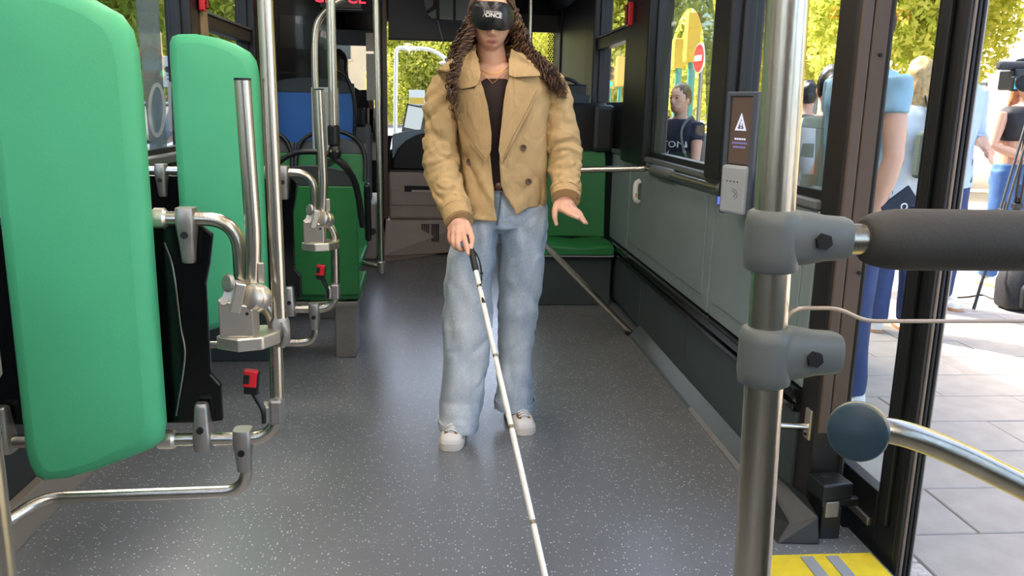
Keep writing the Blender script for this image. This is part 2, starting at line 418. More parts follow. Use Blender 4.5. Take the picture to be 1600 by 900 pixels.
XF2 = -1.278
film(w6, [(212, 0), (247, 0), (262, 252), (236, 252)], XF2, m_bluefilm)
def ring_film(win, cx, cy, rx, ry, t_, X, mat, n=28):
    C = []
    for k in range(n+1):
        a = 2*math.pi*k/n
        p = atx(cx+rx*math.cos(a), cy+ry*math.sin(a), X); q = atx(cx+(rx-t_)*math.cos(a), cy+(ry-t_*1.4)*math.sin(a), X)
        C.append([tuple(p), (X+.0012, p[1], p[2]), (X+.0012, q[1], q[2]), tuple(q)])
    MB().loft(C, caps=False).build('window_film', mat, win, 0)
ring_film(w6, 245, 172, 14, 43, 5, XF2+.003, m_palefilm)
film(w6, [(262, 128), (267, 128), (269, 205), (264, 205)], XF2+.003, m_palefilm)
film(w6, [(279, 130), (283, 130), (284, 200), (280, 200)], XF2+.003, m_palefilm)
ring_film(w6, 280, 186, 6, 20, 3, XF2+.004, m_palefilm)
# ---- rear end and front header, behind and ahead
stag(MB().box(-1.3, 1.2, -3.26, -3.2, -.06, 2.4).build('wall_back', m_darkceil, smooth=0))

# ================================================================ wheelchair bays (street side)
def pad_mesh(x0, x1, z0, z1, yf, th):
    """tall upholstered pad, rounded like an ironing board, bowed front"""
    mb = MB(); cx = (x0+x1)/2; hw = (x1-x0)/2; rings = []
    out = []
    def w(z):
        return hw
    pts = []
    n = 14
    # outline: sloping top (higher on the window side) and chin at the bottom
    ol = [(-1, -.86), (-.97, -.93), (-.90, -.98), (-.78, -1.0), (-.45, -.992), (.0, -.955), (.45, -.905), (.8, -.865), (.95, -.83), (1.0, -.76),
          (1.0, -.3), (1.0, .2), (1.0, .6), (.985, .75), (.93, .84), (.80, .895), (.48, .945), (.1, .98), (-.4, 1.0), (-.78, .995), (-.92, .98), (-.985, .94), (-1.0, .85), (-1, .4), (-1, -.2)]
    cz = (z0+z1)/2; hz = (z1-z0)/2
    def ring(s, y):
        return [(cx+u*(hw-s), y, cz+v*(hz-s)) for u, v in ol]
    prof = [(.03, th), (.006, th*.93), (0, th*.72), (0, th*.45), (.004, th*.28), (.014, th*.12), (.034, .03*th)]
    rings = [ring(s, yf+y) for s, y in prof]
    mb.loft(rings, caps=False)
    # front face as inner rings so that it bows out
    base = len(mb.v)
    fr = []
    for k, s in enumerate((.034, .07, .11, .145)):
        t_ = k/3
        fr.append([(cx+u*(hw-s), yf+.03*th-.010*math.sin(t_*math.pi/2), cz+v*(hz-s)) for u, v in ol])
    mb.loft(fr, caps=False); mb.f.append(tuple(range(len(mb.v)-len(ol), len(mb.v))))
    mb.f.append(tuple(range(0, len(ol))))
    return mb
def clamp_hang(x, z, up, y=2.0, L=.105, wd=.044):
    """saddle clamp on a horizontal tube with a tongue that hangs down (up=-1) or stands up (up=1)"""
    mb = MB(); n = 8; prof = []
    zz = [(-.026, wd*.5, .024), (-.012, wd*.52, .028), (.012, wd*.52, .028), (.03, wd*.48, .025), (.055, wd*.42, .02), (.085, wd*.37, .016), (L-.004, wd*.35, .014), (L, wd*.3, .011)]
    rings = []
    for d, hx, hy in zz:
        zc = z+up*d; r = []
        for k in range(16):
            a = 2*math.pi*k/16; ca, sa = math.cos(a), math.sin(a); e = .55
            r.append((x+hx*math.copysign(abs(ca)**e, ca), y+hy*math.copysign(abs(sa)**e, sa), zc))
        rings.append(r)
    mb.loft(rings)
    sc = MB(); zc = z+up*L*.34; sc.cyl((x, y-.030, zc), (x, y-.018, zc), .0085, 12)
    return mb, sc
def wheelchair_bay(Y0, label):
    y = 2.0
    t_ = thing('wheelchair_backrest_frame', label, 'backrest', (-.83, y, 0))
    fr = fillet([(-1.23, y, .965), (-.478, y, .965), (-.478, y, .80), (-.405, y+.012, .74), (-.405, y, .413), (-1.23, y, .413)], [0, .085, .05, .06, .075, 0], 8)
    MB().tube(fr, .0168, 14).build('frame_tube', m_steel, t_)
    # collars along the frame
    for (a, b_) in (((-.675, y, .965), (-.64, y, .965)), ((-.70, y, .413), (-.655, y, .413))):
        MB().tube([Vector(a), Vector(a)+Vector((.006, 0, 0)), Vector(b_)-Vector((.006, 0, 0)), Vector(b_)], [.019, .0245, .0245, .019], 10).build('collar', m_plate, t_)
    # under-loop towards the wall
    lp = fillet([(-.488, y, .40), (-.488, y, .272), (-.985, y, .262), (-1.13, y-.22, .20), (-1.235, y-.26, .16)], [0, .06, .05, .05, 0], 8)
    MB().tube(lp, .0155, 14).build('lower_loop', m_steel, t_)
    for (x, z, up, L) in ((-.596, .965, -1, .105), (-.588, .413, 1, .095), (-.492, .413, -1, .085), (-1.06, .413, 1, .09), (-1.06, .965, -1, .1)):
        c, s = clamp_hang(x, z, up, y, L); c = c.build('clamp', m_cast, t_); s.build('screw', m_blackmat, c)
    # pad
    pad_mesh(-.985, -.663, .335, 1.475, y-.085, .075).build('pad', m_green, t_, smooth=50)['label'] = 'tall green upholstered pad'
    MB().box(-.95, -.70, y-.012, y+.004, .50, 1.30).build('pad_backing', m_black, t_, 0, .005)
    # black board behind
    MB().prism([(-1.22, .447), (-.615, .447), (-.545, .452), (-.545, .545), (-.568, .575), (-.568, .80), (-.556, .85), (-.545, .925), (-.57, .945), (-1.22, .945)], 'y', y+.02, y+.038).build('backing_board', m_blackgloss, t_, 0, .004)
    MB().tube(smooth_path([(-.655, y+.016, .905), (-.638, y+.012, .84), (-.630, y+.014, .70), (-.625, y+.014, .62), (-.655, y+.014, .47)], 5), .0022, 6).build('cable', m_cast, t_)
    # folding arm (raised) and its hinge
    armtop = Vector((-.446, y-.03, 1.283)); armbot = Vector((-.434, y-.03, .86))
    ar = MB().tube(fillet([armtop, (-.437, y-.03, .92), (-.445, y-.03, .82)], [0, .05, 0]), .0185, 14).build('folding_arm', m_steel, t_)
    MB().cyl(armtop, armtop+Vector((0, 0, .005)), .019, 14).build('arm_cap', m_blackmat, ar)
    MB().box(-.428, -.414, y-.045, y-.03, .82, .868).build('arm_stop', m_plate, ar, 0, .002)
    pl = MB().prism([(-.524, y-.075), (-.468, y-.105), (-.415, y-.085), (-.385, y-.03), (-.385, y+.01), (-.43, y+.03), (-.50, y+.02)], 'z', .668, .700).build('hinge_plate', m_plate, t_, 0, .004)
    hb = MB().prism([(-.512, .700), (-.434, .700), (-.434, .765), (-.445, .775), (-.512, .79)], 'y', y-.088, y-.02)
    hb.loft([[(-.512, y-.088, .775), (-.462, y-.088, .762), (-.462, y-.02, .762), (-.512, y-.02, .775)], [(-.492, y-.078, .825), (-.45, y-.078, .815), (-.45, y-.02, .815), (-.492, y-.02, .825)]])
    hb = hb.build('hinge_housing', m_plate, t_, 0, .003)
    for x in (-.498, -.474):
        MB().lathe([(.001, .004), (.009, .004), (.009, 0)], (x, y-.085, .785), (0, -.85, .45), 12).build('bolt_head', m_cast, hb)
    MB().cyl((-.447, y-.091, .757), (-.447, y-.08, .757), .004, 8).build('bolt_head', m_blackmat, hb)
    ax = Vector((-.55, -.78, .22)).normalized()
    dr = MB().lathe([(.001, .048), (.024, .048), (.03, .045), (.031, .03), (.0285, .028), (.031, .026), (.033, .012), (.028, 0)], (-.418, y-.045, .785), ax, 24).build('hinge_drum', m_plate, t_)
    MB().obox((-.468, y-.085, .795), (.012, .012, .036), Matrix.Rotation(.25, 3, 'Y') @ Matrix.Rotation(.4, 3, 'Z')).build('lever', m_plate, t_, 0, .003)
    MB().lathe([(.001, .012), (.017, .012), (.021, .008), (.021, .004), (.017, 0)], (-.478, y-.10, .832), (-.62, -.75, .2), 20).build('lever_knob', m_cast, t_)
    # ceiling pole standing on the frame, with its ring
    MB().tube([(-.391, y+.002, .672), (-.401, y+.002, 2.335)], .0178, 14).build('pole', m_steel, t_)
    rg = MB().tube([(-.391, y+.002, .655), (-.391, y+.002, .665), (-.391, y+.002, .715), (-.391, y+.002, .725)], [.019, .0235, .0235, .019], 16).build('ring_joint', m_cast, t_)
    MB().tube([(-.383, y-.022, .66), (-.372, y-.026, .675), (-.37, y-.024, .70), (-.38, y-.02, .72)], .008, 8).build('ring_bolt', m_cast, rg)
    # belt stalk
    cl = MB().obox((-.405, y-.004, .49), (.017, .024, .033)).obox((-.43, y-.012, .485), (.012, .018, .026)).build('belt_clamp', m_cast, t_, 0, .008)
    bs = MB().tube(smooth_path([(-.432, y-.03, .465), (-.432, y-.036, .50), (-.445, y-.036, .535), (-.452, y-.036, .555)], 4), [.006, .007, .010, .013], 8, flat=.6).build('belt_stalk', m_black, t_)
    R = Matrix.Rotation(.12, 3, 'Y')
    MB().obox((-.455, y-.036, .572), (.017, .012, .028), R).build('buckle', m_black, bs, 0, .004)
    MB().obox((-.457, y-.042, .585), (.0165, .0085, .022), R).build('red_button', m_red, bs, 0, .004)
    MB().obox((-.465, y-.050, .585), (.007, .0045, .011), R).build('buckle_slot', m_blackmat, bs, 0, .001)
    t_.location.y += Y0
    return t_
bay = wheelchair_bay(0, 'wheelchair backrest frame with tall green pad, the nearer of the two')
bay2 = copy_tree(bay); bay2.location.y += 1.35; bay2.location.x -= .022
bay2['label'] = 'wheelchair backrest frame with tall green pad, the farther one beside the seats'
for o in (bay, bay2): o['group'] = 'wheelchair backrest frames'
# the farther bay has no ceiling pole of its own: its pole ends in a black pivot
for ch in list(bay2.children):
    if ch.name.split('.')[0] in ('pole', 'ring_joint'):
        for g in list(ch.children): bpy.data.objects.remove(g)
        bpy.data.objects.remove(ch)
t_ = bay2
pm = MB().tube([(-.428, 3.42, 1.14), (-.428, 3.42, 2.335)], .0185, 14).build('pole', m_steel, t_)
MB().tube([(-.428, 3.42, 1.07), (-.428, 3.42, 1.075), (-.428, 3.42, 1.145), (-.428, 3.42, 1.15)], [.02, .0245, .0245, .02], 16).build('pole_sleeve', m_black, t_)
pj = MB().ball((-.426, 3.42, 1.045), (.027, .027, .035), 14, 8).build('pivot_joint', m_black, t_)
for dx in (-.012, .012): MB().cyl((-.426+dx, 3.39, 1.05), (-.426+dx, 3.40, 1.05), .006, 10).build('pivot_bolt', m_steel, pj)
MB().tube(smooth_path([(-.425, 3.42, 1.02), (-.39, 3.44, .985), (-.362, 3.5, .93), (-.352, 3.6, .84), (-.352, 3.75, .70)], 6), .014, 12).build('stay_tube', m_hoop, t_)

# pole at the very left, next to the camera
lpx = Vector(at(18, 900, 1.0)); lpt = Vector((lpx.x, 1.0, 2.335))
t_ = thing('grab_pole', 'steel grab pole cut off by the left edge of the view', 'pole', (lpx.x-.03, 1.0, 0))
MB().tube([(lpx.x-.012, 1.0, .0), (lpx.x-.012, 1.0, 2.335)], .0178, 16).build('pole_tube', m_steel, t_)
MB().lathe([(.018, 0), (.04, 0), (.04, .012), (.024, .02), (.018, .02)], (lpx.x-.012, 1.0, 0), (0, 0, 1)).build('foot_flange', m_cast, t_)
MB().tube([(lpx.x-.012, 1.0, .90), (lpx.x-.012, 1.0, .91), (lpx.x-.012, 1.0, .985), (lpx.x-.012, 1.0, .995)], [.02, .026, .026, .02], 16).build('clamp', m_cast, t_)

# ================================================================ kerb side: door guard
t_ = thing('door_guard_post', 'thick steel post with grey clamps beside the open door', 'pole', (.322, .78, 0))
gx0, gx1 = .3165, .334
def gp(z): return (.334-(z-.71)*.0275, .78, z)
MB().tube([gp(0), gp(2.335)], .0192, 24).build('post_tube', m_steel, t_)
MB().lathe([(.018, 0), (.042, 0), (.042, .012), (.026, .02), (.018, .02)], gp(0), (0, 0, 1)).build('foot_flange', m_cast, t_)
def guard_clamp(z, taper):
    mb = MB(); c = Vector(gp(z)); rings = []
    for d, r in ((-.031, .022), (-.0285, .0258), (-.015, .0275), (.015, .0275), (.0265, .0258), (.029, .022)):
        rings.append([(c.x+r*math.cos(a), c.y+r*math.sin(a), z+d) for a in [2*math.pi*k/24 for k in range(24)]])
    mb.loft(rings)
    rg = []
    for d, hz_, hy in ((-.005, .028, .026), (.02, .0275, .0245), (.035, .0255, .0225), (.050, .0225, .0205), (.07, .0212, .0195), (.074, .0195, .0178)):
        r = []
        for k in range(20):
            a = 2*math.pi*k/20; ca, sa = math.cos(a), math.sin(a); e = .7
            r.append((c.x+d, c.y+hy*math.copysign(abs(ca)**e, ca), z+.002+hz_*math.copysign(abs(sa)**e, sa)))
        rg.append(r)
    mb.loft(rg)
    o = mb.build('clamp', m_greyplast, t_, 50)
    hx = MB().tube([(c.x+.040, c.y-.0275, z+.002), (c.x+.040, c.y-.0175, z+.002)], .0082, 6).build('hex_socket', m_blackmat, o, 0)
    return o
guard_clamp(1.118, 0); guard_clamp(1.001, 0)
MB().tube([(.37, .78, 1.119), (1.14, .78, 1.119)], .0155, 20).build('cross_tube', m_steel, t_)
# padded bar
t2 = thing('padded_bar', 'dark foam padded bar across the door guard, right foreground', 'handrail', (.75, .78, 1.119))
MB().tube([(x, .78, 1.119) for x in (.414, .416, .424, .436, .447, .456, .462, 1.02, 1.04, 1.05)], [.0185, .0225, .0262, .0288, .0302, .0305, .0306, .0306, .025, .0185], 32).build('foam_sleeve', m_rubber, t2, 60)
# clear guard pane below the bar
t3 = thing('guard_pane', 'clear guard pane with polished edge highlight below the padded bar', 'glass pane', (.7, .78, .2))
ge = fillet([(.343, .78, .16), (.343, .78, 1.049), (.398, .78, 1.049), (.425, .78, 1.0355), (1.125, .78, 1.036), (1.125, .78, .16)], [0, .02, .016, .016, .03, 0], 5)
MB().prism([(p.x, p.z) for p in ge], 'y', .7775, .7825).build('pane', glassmat('guard acrylic', (.97, .975, .965), refl=.045), t3, 0)
MB().tube(ge, .0021, 8).build('edge_highlight', M('polished edge highlight', 'b9a48c', .25, spec=.8), t3)  # pale tube: the bright line along the pane's edge put in as colour
# curved handrail of the near door leaf with round end disc
t4 = thing('curved_handrail', 'curved steel handrail with round dark blue end disc at the doorway', 'handrail', (.62, 1.0, .8))
cp = smooth_path([(.565, 1.03, .821), (.62, 1.012, .8185), (.684, 1.0, .798), (.745, .98, .772), (.803, .96, .744), (.87, .93, .70), (.95, .88, .63), (1.02, .84, .54), (1.14, .80, .50)], 6)
MB().tube(cp, .0178, 20).build('rail_tube', m_steel, t4)
MB().lathe([(.001, .018), (.03, .0175), (.0375, .015), (.0392, .009), (.0392, .002), (.034, 0)], (.561, 1.012, .821), (-.50, -.86, .18), 32).build('end_disc', M('dark blue disc', '2b4252', .3), t4, 40)
MB().lathe([(.036, .002), (.040, 0), (.040, -.012), (.030, -.02), (.018, -.024)], (.561, 1.012, .821), (-.50, -.86, .18), 32).build('disc_rim', m_cast, t4, 40)
# short pull bar by the far door post
t5 = thing('short_pull_bar', 'short steel pull bar bracketed low on the dark door post', 'handrail', (1.10, 2.33, .3))
MB().tube(fillet([(1.118, 2.30, .305), (1.0, 2.30, .313), (.995, 2.5, .314), (1.10, 2.52, .30)], [0, .03, .03, 0]), .0105, 12).build('bar', m_steel, t5)
MB().box(1.112, 1.122, 2.285, 2.325, .265, .36).build('bracket', m_plate, t5, 0, .004)
MB().cyl((1.107, 2.305, .28), (1.113, 2.305, .28), .005, 10).build('screw', m_blackmat, t5)
MB().box(1.10, 1.116, 2.50, 2.54, .28, .33).build('bracket', m_plate, t5, 0, .004)

# door post and door leaf
dp = struct('trim_1', (1.17, 2.3, 0))
MB().box(1.118, 1.218, 2.265, 2.385, -.06, 2.36).build('post_core', M('black door post', '1c1917', .45), dp, 0, .01)
MB().box(1.127, 1.158, 2.255, 2.268, .3, 2.36).build('cover_strip', m_pillar, dp, 0, .004)
MB().box(1.161, 1.206, 2.255, 2.268, .3, 2.36).build('cover_strip', m_pillar, dp, 0, .004)
MB().tube([(1.212, 2.262, -.05), (1.212, 2.262, 2.3)], .009, 8).build('rubber_lip', m_blackmat, dp)
for px, py in ((1375, 86), (1342, 426)):
    p = at(px, py, 2.254); MB().cyl((p[0], 2.248, p[2]), (p[0], 2.257, p[2]), .005, 10).build('screw', m_blackmat, dp)
dp2 = struct('trim_2', (1.17, .7, 0))
MB().box(1.118, 1.218, .655, .725, -.06, 2.36).build('post_core', bpy.data.materials['black door post'], dp2, 0, .01)
def leaf(name, y0, y1, near, sgn):
    d = struct(name, (1.30, (y0+y1)/2, 0)); x0, x1 = 1.265, 1.305
    ya, yb = (y0, y0+.115) if sgn > 0 else (y1-.115, y1)
    yc, yd = (y1-.07, y1) if sgn > 0 else (y0, y0+.07)
    MB().box(x0, x1, ya, yb, -.04, 2.16).build('stile', m_black, d, 0, .006)
    MB().box(x0, x1, yc, yd, -.04, 2.16).build('stile', m_black, d, 0, .006)
    MB().box(x0, x1, min(yb, yd), max(ya, yc), -.04, .17).build('bottom_rail', m_black, d, 0, .004)
    MB().box(x0, x1, min(yb, yd), max(ya, yc), 2.05, 2.16).build('top_rail', m_black, d, 0, .004)
    MB().box(1.283, 1.288, min(yb, yd), max(ya, yc), .17, 2.05).build('pane', m_tint, d, 0)
    # rubber edge with ribs
    e = ya if sgn > 0 else yb; s = -1 if sgn > 0 else 1
    for k, (xx, mt) in enumerate(((1.262, m_blackmat), (1.274, M('grey edge rib', '6f6255', .5)), (1.286, m_blackmat), (1.298, m_blackmat))):
        MB().box(xx+.001, xx+.010, min(e, e+s*.022), max(e, e+s*.022), -.03, 2.14).build('edge_seal', mt, d, 0, .003)
    MB().box(1.303, 1.318, min(e, e+s*.012), max(e, e+s*.012), -.03, 2.14).build('edge_seal', M('outer skin edge', '9a8f80', .4), d, 0, .003)
    MB().box(x0-.014, x0, (ya+yb)/2-.02, (ya+yb)/2+.02, .1, 2.1).build('stile_rib', m_frame, d, 0, .004)
    return d
dA = leaf('door_1', 2.02, 2.68, True, 1)
dB = leaf('door_2', .02, .68, True, -1)
MB().box(1.255, 1.266, 2.155, 2.6, .05, .075).build('guide_rail', m_cast, dA, 0, .003)
# mechanism box at the foot of the post
t6 = thing('door_mechanism_cover', 'black sloped cover of the door mechanism at the foot of the post', 'machine cover', (1.12, 2.3, 0))
MB().loft([[(.985, 2.15, .001), (1.11, 2.14, .001), (1.112, 2.25, .001), (1.03, 2.36, .001), (.975, 2.36, .001)],
           [(1.035, 2.175, .055), (1.105, 2.155, .085), (1.108, 2.25, .10), (1.03, 2.355, .15), (1.005, 2.355, .14)]]).build('base_cover', M('charcoal cover plastic', '232727', .45), t6, 0, .006)
MB().obox((1.147, 2.195, .160), (.05, .045, .026), Matrix.Rotation(.15, 3, 'Z')).build('top_box', m_black, t6, 0, .006)
MB().obox((1.15, 2.178, .098), (.022, .012, .026), Matrix.Rotation(.1, 3, 'Z')).build('latch_plate', m_cast, t6, 0, .004)
MB().box(1.17, 1.245, 2.19, 2.215, .095, .12).build('arm', m_black, t6, 0, .004)
MB().box(1.125, 1.185, 2.175, 2.195, -.05, .10).build('foot_plate', m_black, t6, 0, .003)
MB().obox((1.135, 2.20, .186), (.012, .012, .003)).build('key_hole', m_blackmat, t6, 0)

# ================================================================ wall handrail + safety frame on the kerb side
t7 = thing('wall_handrail', 'steel handrail with grey grip running along the kerb side wall panels', 'handrail', (1.09, 3.8, .94))
MB().tube(fillet([(1.092, 3.16, .94), (1.078, 4.33, .935), (.42, 4.40, .905), (.42, 4.40, .86)], [0, .05, .03, 0], 6), .0165, 14).build('rail_tube', m_steel, t7)
MB().tube([(1.084, 3.86, .9382), (1.0835, 3.88, .9382), (1.079, 4.20, .9365), (1.0787, 4.22, .9365)], [.018, .027, .027, .018], 16).build('grip_sleeve', m_greyplast, t7)
MB().cyl((1.092, 3.15, .94), (1.092, 3.19, .94), .024, 14).build('end_socket', m_greyplast, t7)
p0 = at(850, 378, 4.42); p1 = at(988, 517, 4.44)
dd = (Vector(p0)-Vector(p1)).normalized(); top = Vector(p1)+dd*((.88-p1[2])/dd.z)
MB().tube([Vector((1.06, 4.44, .012)), top], .0165, 14).build('diagonal_stay', m_steel, t7)
MB().box(1.035, 1.095, 4.41, 4.47, .0, .02).build('floor_bracket', m_blackmat, t7, 0, .003)
# ticket validator on its post
t8 = thing('ticket_validator', 'grey ticket validator with brown screen beside the door post', 'ticket machine', (1.02, 2.96, .8))
vR = Matrix.Rotation(math.radians(-68), 3, 'Z')     # turned a little towards the gangway
vo_ = Vector(atx(1158, 245, 1.045))
def V(u, d, z): return vo_ + vR @ Vector((u*1.5, d, z))
def vbox(u0, u1, d0, d1, z0, z1):
    return MB().obox(V((u0+u1)/2, (d0+d1)/2, (z0+z1)/2), ((u1-u0)*.75, (d1-d0)/2, (z1-z0)/2), vR)
vbox(-.052, .05, 0, .045, -.205, .222).build('casing', M('slate validator casing', '49505a', .4), t8, 0, .008)
vbox(-.052, -.040, -.016, .0, -.205, .222).build('bezel_side', bpy.data.materials['slate validator casing'], t8, 0, .004)
vbox(.034, .05, -.016, .0, -.205, .222).build('bezel_side', bpy.data.materials['slate validator casing'], t8, 0, .004)
vbox(-.040, .034, -.016, .0, .205, .222).build('bezel_top', bpy.data.materials['slate validator casing'], t8, 0, .004)
sc_ = vbox(-.039, .033, -.006, -.001, -.025, .203).build('screen', emis('brown screen', '6b5548', .35), t8, 0)
def vt(u, z, s=1): return tuple(V(u, -.007-s*.001, z))
m_sw = emis('screen white', 'dcdcf0', .6); m_sp = emis('screen violet', '8a7fc0', .5)
tri = [(-.022, .09), (.016, .09), (-.003, .15)]; tin = [(-.0135, .096), (.0075, .096), (-.003, .131)]
mb = MB()
for k in range(3):
    a, b_, c, d = tri[k], tri[(k+1) % 3], tin[(k+1) % 3], tin[k]
    mb.loft([[vt(*a), vt(*b_), vt(*c), vt(*d)], [vt(*a, 2), vt(*b_, 2), vt(*c, 2), vt(*d, 2)]])
mb.build('warning_triangle', m_sw, sc_, 0)
vbox(-.005, -.001, -.0085, -.007, .105, .122).build('warning_mark', m_sw, sc_, 0)
vbox(-.005, -.001, -.0085, -.007, .099, .1025).build('warning_mark', m_sw, sc_, 0)
for k, (wd, mt) in enumerate(((.018, m_sw), (.025, m_sp), (.021, m_sp))):
    x = -wd-.003
    while x < wd-.006:
        L = random.uniform(.004, .009); vbox(x, min(x+L, wd-.003), -.0082, -.007, .058-k*.014, .064-k*.014).build('screen_text', mt, sc_, 0); x += L+.0022
vbox(-.045, .04, -.026, .002, -.20, -.03).build('card_reader', M('light grey reader', '9aa0a2', .45), t8, 0, .01)
for k in range(4): vbox(-.024+k*.012, -.020+k*.012, -.0275, -.025, -.088, -.084).build('indicator_dot', m_blackmat, t8, 0)
rp_ = MB()
for rr in (.012, .019):
    rp_.tube([V(-.003+rr*math.cos(a), -.0262, -.13+rr*math.sin(a)) for a in np.linspace(-1.0, 1.6, 12)], .0011, 6)
rp_.build('contactless_mark', m_greyplast, t8)
vbox(-.075, -.053, .004, .03, -.185, -.05).build('side_socket', m_blackmat, t8, 0, .006)
vbox(-.072, -.058, .001, .005, -.178, -.150).build('blue_logo_light', emis('blue light', '4a5cff', 1.2), t8, 0, .003)
MB().obox(V(-.03, .062, -.1), (.03, .03, .05), vR).build('wall_bracket', m_black, t8, 0, .004)

# ================================================================ seats
def shell(x0, x1, z0, z1, y, lean, th, mat, name, parent, crown=.04, bow=.02):
    """curved seat back panel; lean = y shift at the top"""
    nx, nz = 9, 10; F, B = [], []
    for j in range(nz+1):
        v = j/nz
        for i in range(nx+1):
            u = i/nx*2-1
            hw = (x1-x0)/2*(1-.10*max(0, v-.75)**2*16*.4)
            zz = z0+(z1-z0)*v - crown*(u*u)*(v**4)
            yy = y+lean*v+bow*(u*u)*.6
            F.append(((x0+x1)/2+u*hw, yy, zz)); B.append(((x0+x1)/2+u*hw, yy+th, zz))
    mb = MB(); W_ = nx+1; n = len(F); f = []
    for j in range(nz):
        for i in range(nx):
            a = j*W_+i; f.append((a, a+1, a+W_+1, a+W_)); f.append((n+a, n+a+W_, n+a+W_+1, n+a+1))
    rim = [i for i in range(W_)]+[j*W_+nx for j in range(1, nz+1)]+[nz*W_+i for i in range(nx-1, -1, -1)]+[j*W_ for j in range(nz-1, 0, -1)]
    for a, b_ in zip(rim, rim[1:]+rim[:1]): f.append((a, a+n, b_+n, b_))
    mb.add(F+B, f); return mb.build(name, mat, parent, 50, .008)
def hoop(x0, x1, zt, zb, y, lean, parent, r=.013):
    w = (x1-x0)
    P = smooth_path([(x0, y, zb), (x0, y+lean*.5, zb+(zt-zb)*.45), (x0+w*.08, y+lean*.8, zb+(zt-zb)*.78), (x0+w*.28, y+lean, zt-.012), ((x0+x1)/2, y+lean, zt), (x1-w*.28, y+lean, zt-.012), (x1-w*.08, y+lean*.8, zb+(zt-zb)*.78), (x1, y+lean*.5, zb+(zt-zb)*.45), (x1, y, zb)], 5)
    return MB().tube(P, r, 10).build('grab_hoop', m_hoop, parent)
def bus_seat(cx, y, label, facing, zbot, ztop, col, band, hz, width=.40, group=None, pan=True, foot=True):
    """facing +1: towards the windscreen, we look at its back; -1: towards us"""
    t_ = thing('bus_seat', label, 'seat', (cx, y, 0), group)
    x0, x1 = cx-width/2, cx+width/2
    lean = -.06*facing
    shell(x0, x1, zbot, ztop-band, y, lean, .035, col, 'back_shell', t_, crown=.0)
    if band: shell(x0+.005, x1-.005, ztop-band, ztop, y+lean, lean*.3, .035, m_seatgrey, 'headrest', t_, crown=.035)
    if pan:
        ya, yb = (y+.03, y+.43) if facing > 0 else (y-.42, y+.02)
        zs = max(zbot+.02, .36)
        MB().loft([[(x0, yy, zz), (cx, yy, zz-.018), (x1, yy, zz), (x1, yy, zz-.05), (cx, yy, zz-.06), (x0, yy, zz-.05)] for yy, zz in ((ya, zs+.0), (ya+(yb-ya)*.3, zs+.005), (ya+(yb-ya)*.8, zs+.02), (yb, zs+.015))]).build('seat_pan', col, t_, 50, .01)
        MB().box(x0+.02, x1-.02, ya+.03, yb-.03, zs-.10, zs-.062).build('seat_frame', m_cast, t_, 0, .006)
        if foot:
            MB().box(cx-.05, cx+.05, (ya+yb)/2-.06, (ya+yb)/2+.06, .0, zs-.10).build('seat_foot', m_cast, t_, 0, .008)
    if hz: hoop(x0+.012, x1-.012, hz, ztop-.25, y+.015+(.03 if facing > 0 else -.0), lean, t_)
    return t_
g1 = 'green bus seats on the street side'
s1 = bus_seat(-.595, 3.93, 'dark green bus seat seen from behind, by the gangway beyond the farther wheelchair frame', 1, .335, .955, m_seatgreen, .09, 1.015, .41, g1, foot=False)
MB().box(-.78, -.40, 3.96, 4.2, .275, .30).build('under_rail', m_cast, s1, 0, .004)
MB().box(-.52, -.42, 4.02, 4.22, .0, .275).build('seat_foot', m_cast, s1, 0, .006)
MB().box(-.77, -.43, 3.918, 3.926, .84, .90).build('back_handle_recess', m_black, s1, 0, .006)
s1b = bus_seat(-1.02, 3.93, 'dark green bus seat seen from behind, next to the window', 1, .335, .955, m_seatgreen, .09, 1.015, .41, g1, foot=False)
MB().box(-1.21, -.83, 3.96, 4.2, .0, .27).build('seat_foot', m_kick, s1b, 0, .006)
s2 = bus_seat(-.66, 5.05, 'bright green bus seat facing the rear with grey headrest, by the gangway', -1, .36, 1.03, m_seatgreen, .09, 1.07, .43, g1)
arm = MB().obox((-.425, 4.86, .62), (.018, .03, .17), Matrix.Rotation(.12, 3, 'X')).build('armrest', m_black, s2, 0, .015)
MB().cyl((-.40, 4.9, .5), (-.44, 5.0, .5), .02, 10).build('armrest_pivot', m_black, s2)
s2b = bus_seat(-1.08, 5.05, 'bright green bus seat facing the rear with grey headrest, by the window', -1, .36, 1.03, m_seatgreen, .09, 1.07, .41, g1)
s3 = bus_seat(-.89, 6.05, 'wide blue seat back with dark top beyond the green seats', 1, .62, 1.40, m_seatblue, .10, 0, .58, None, pan=False)
MB().box(-1.18, -.66, 6.07, 6.35, .0, .62).build('seat_plinth', m_kick, s3, 0, .01)
MB().tube(smooth_path([(-.62, 6.0, .9), (-.60, 5.98, 1.15), (-.615, 5.97, 1.32), (-.67, 5.96, 1.43), (-.76, 5.96, 1.46)], 5), .012, 10).build('grab_hoop', m_hoop, s3)
# grey box on the gangway pole, in front of the blue seat
t_ = thing('grey_pole_box', 'pale grey slim box fixed behind the slanted steel arm before the blue seat', 'box', (-.64, 4.68, .98))
q0 = at(489, 238, 4.7); q1 = at(528, 137, 4.7)
MB().box(q0[0], q1[0], 4.69, 4.73, q0[2], q1[2]).build('casing', M('pale grey box', '9aa2a2', .5), t_, 0, .006)
MB().box(q0[0]+.01, q1[0]-.01, 4.683, 4.69, q0[2]+.12, q1[2]-.02).build('cover', M('box cover', '8b9494', .5), t_, 0, .004)
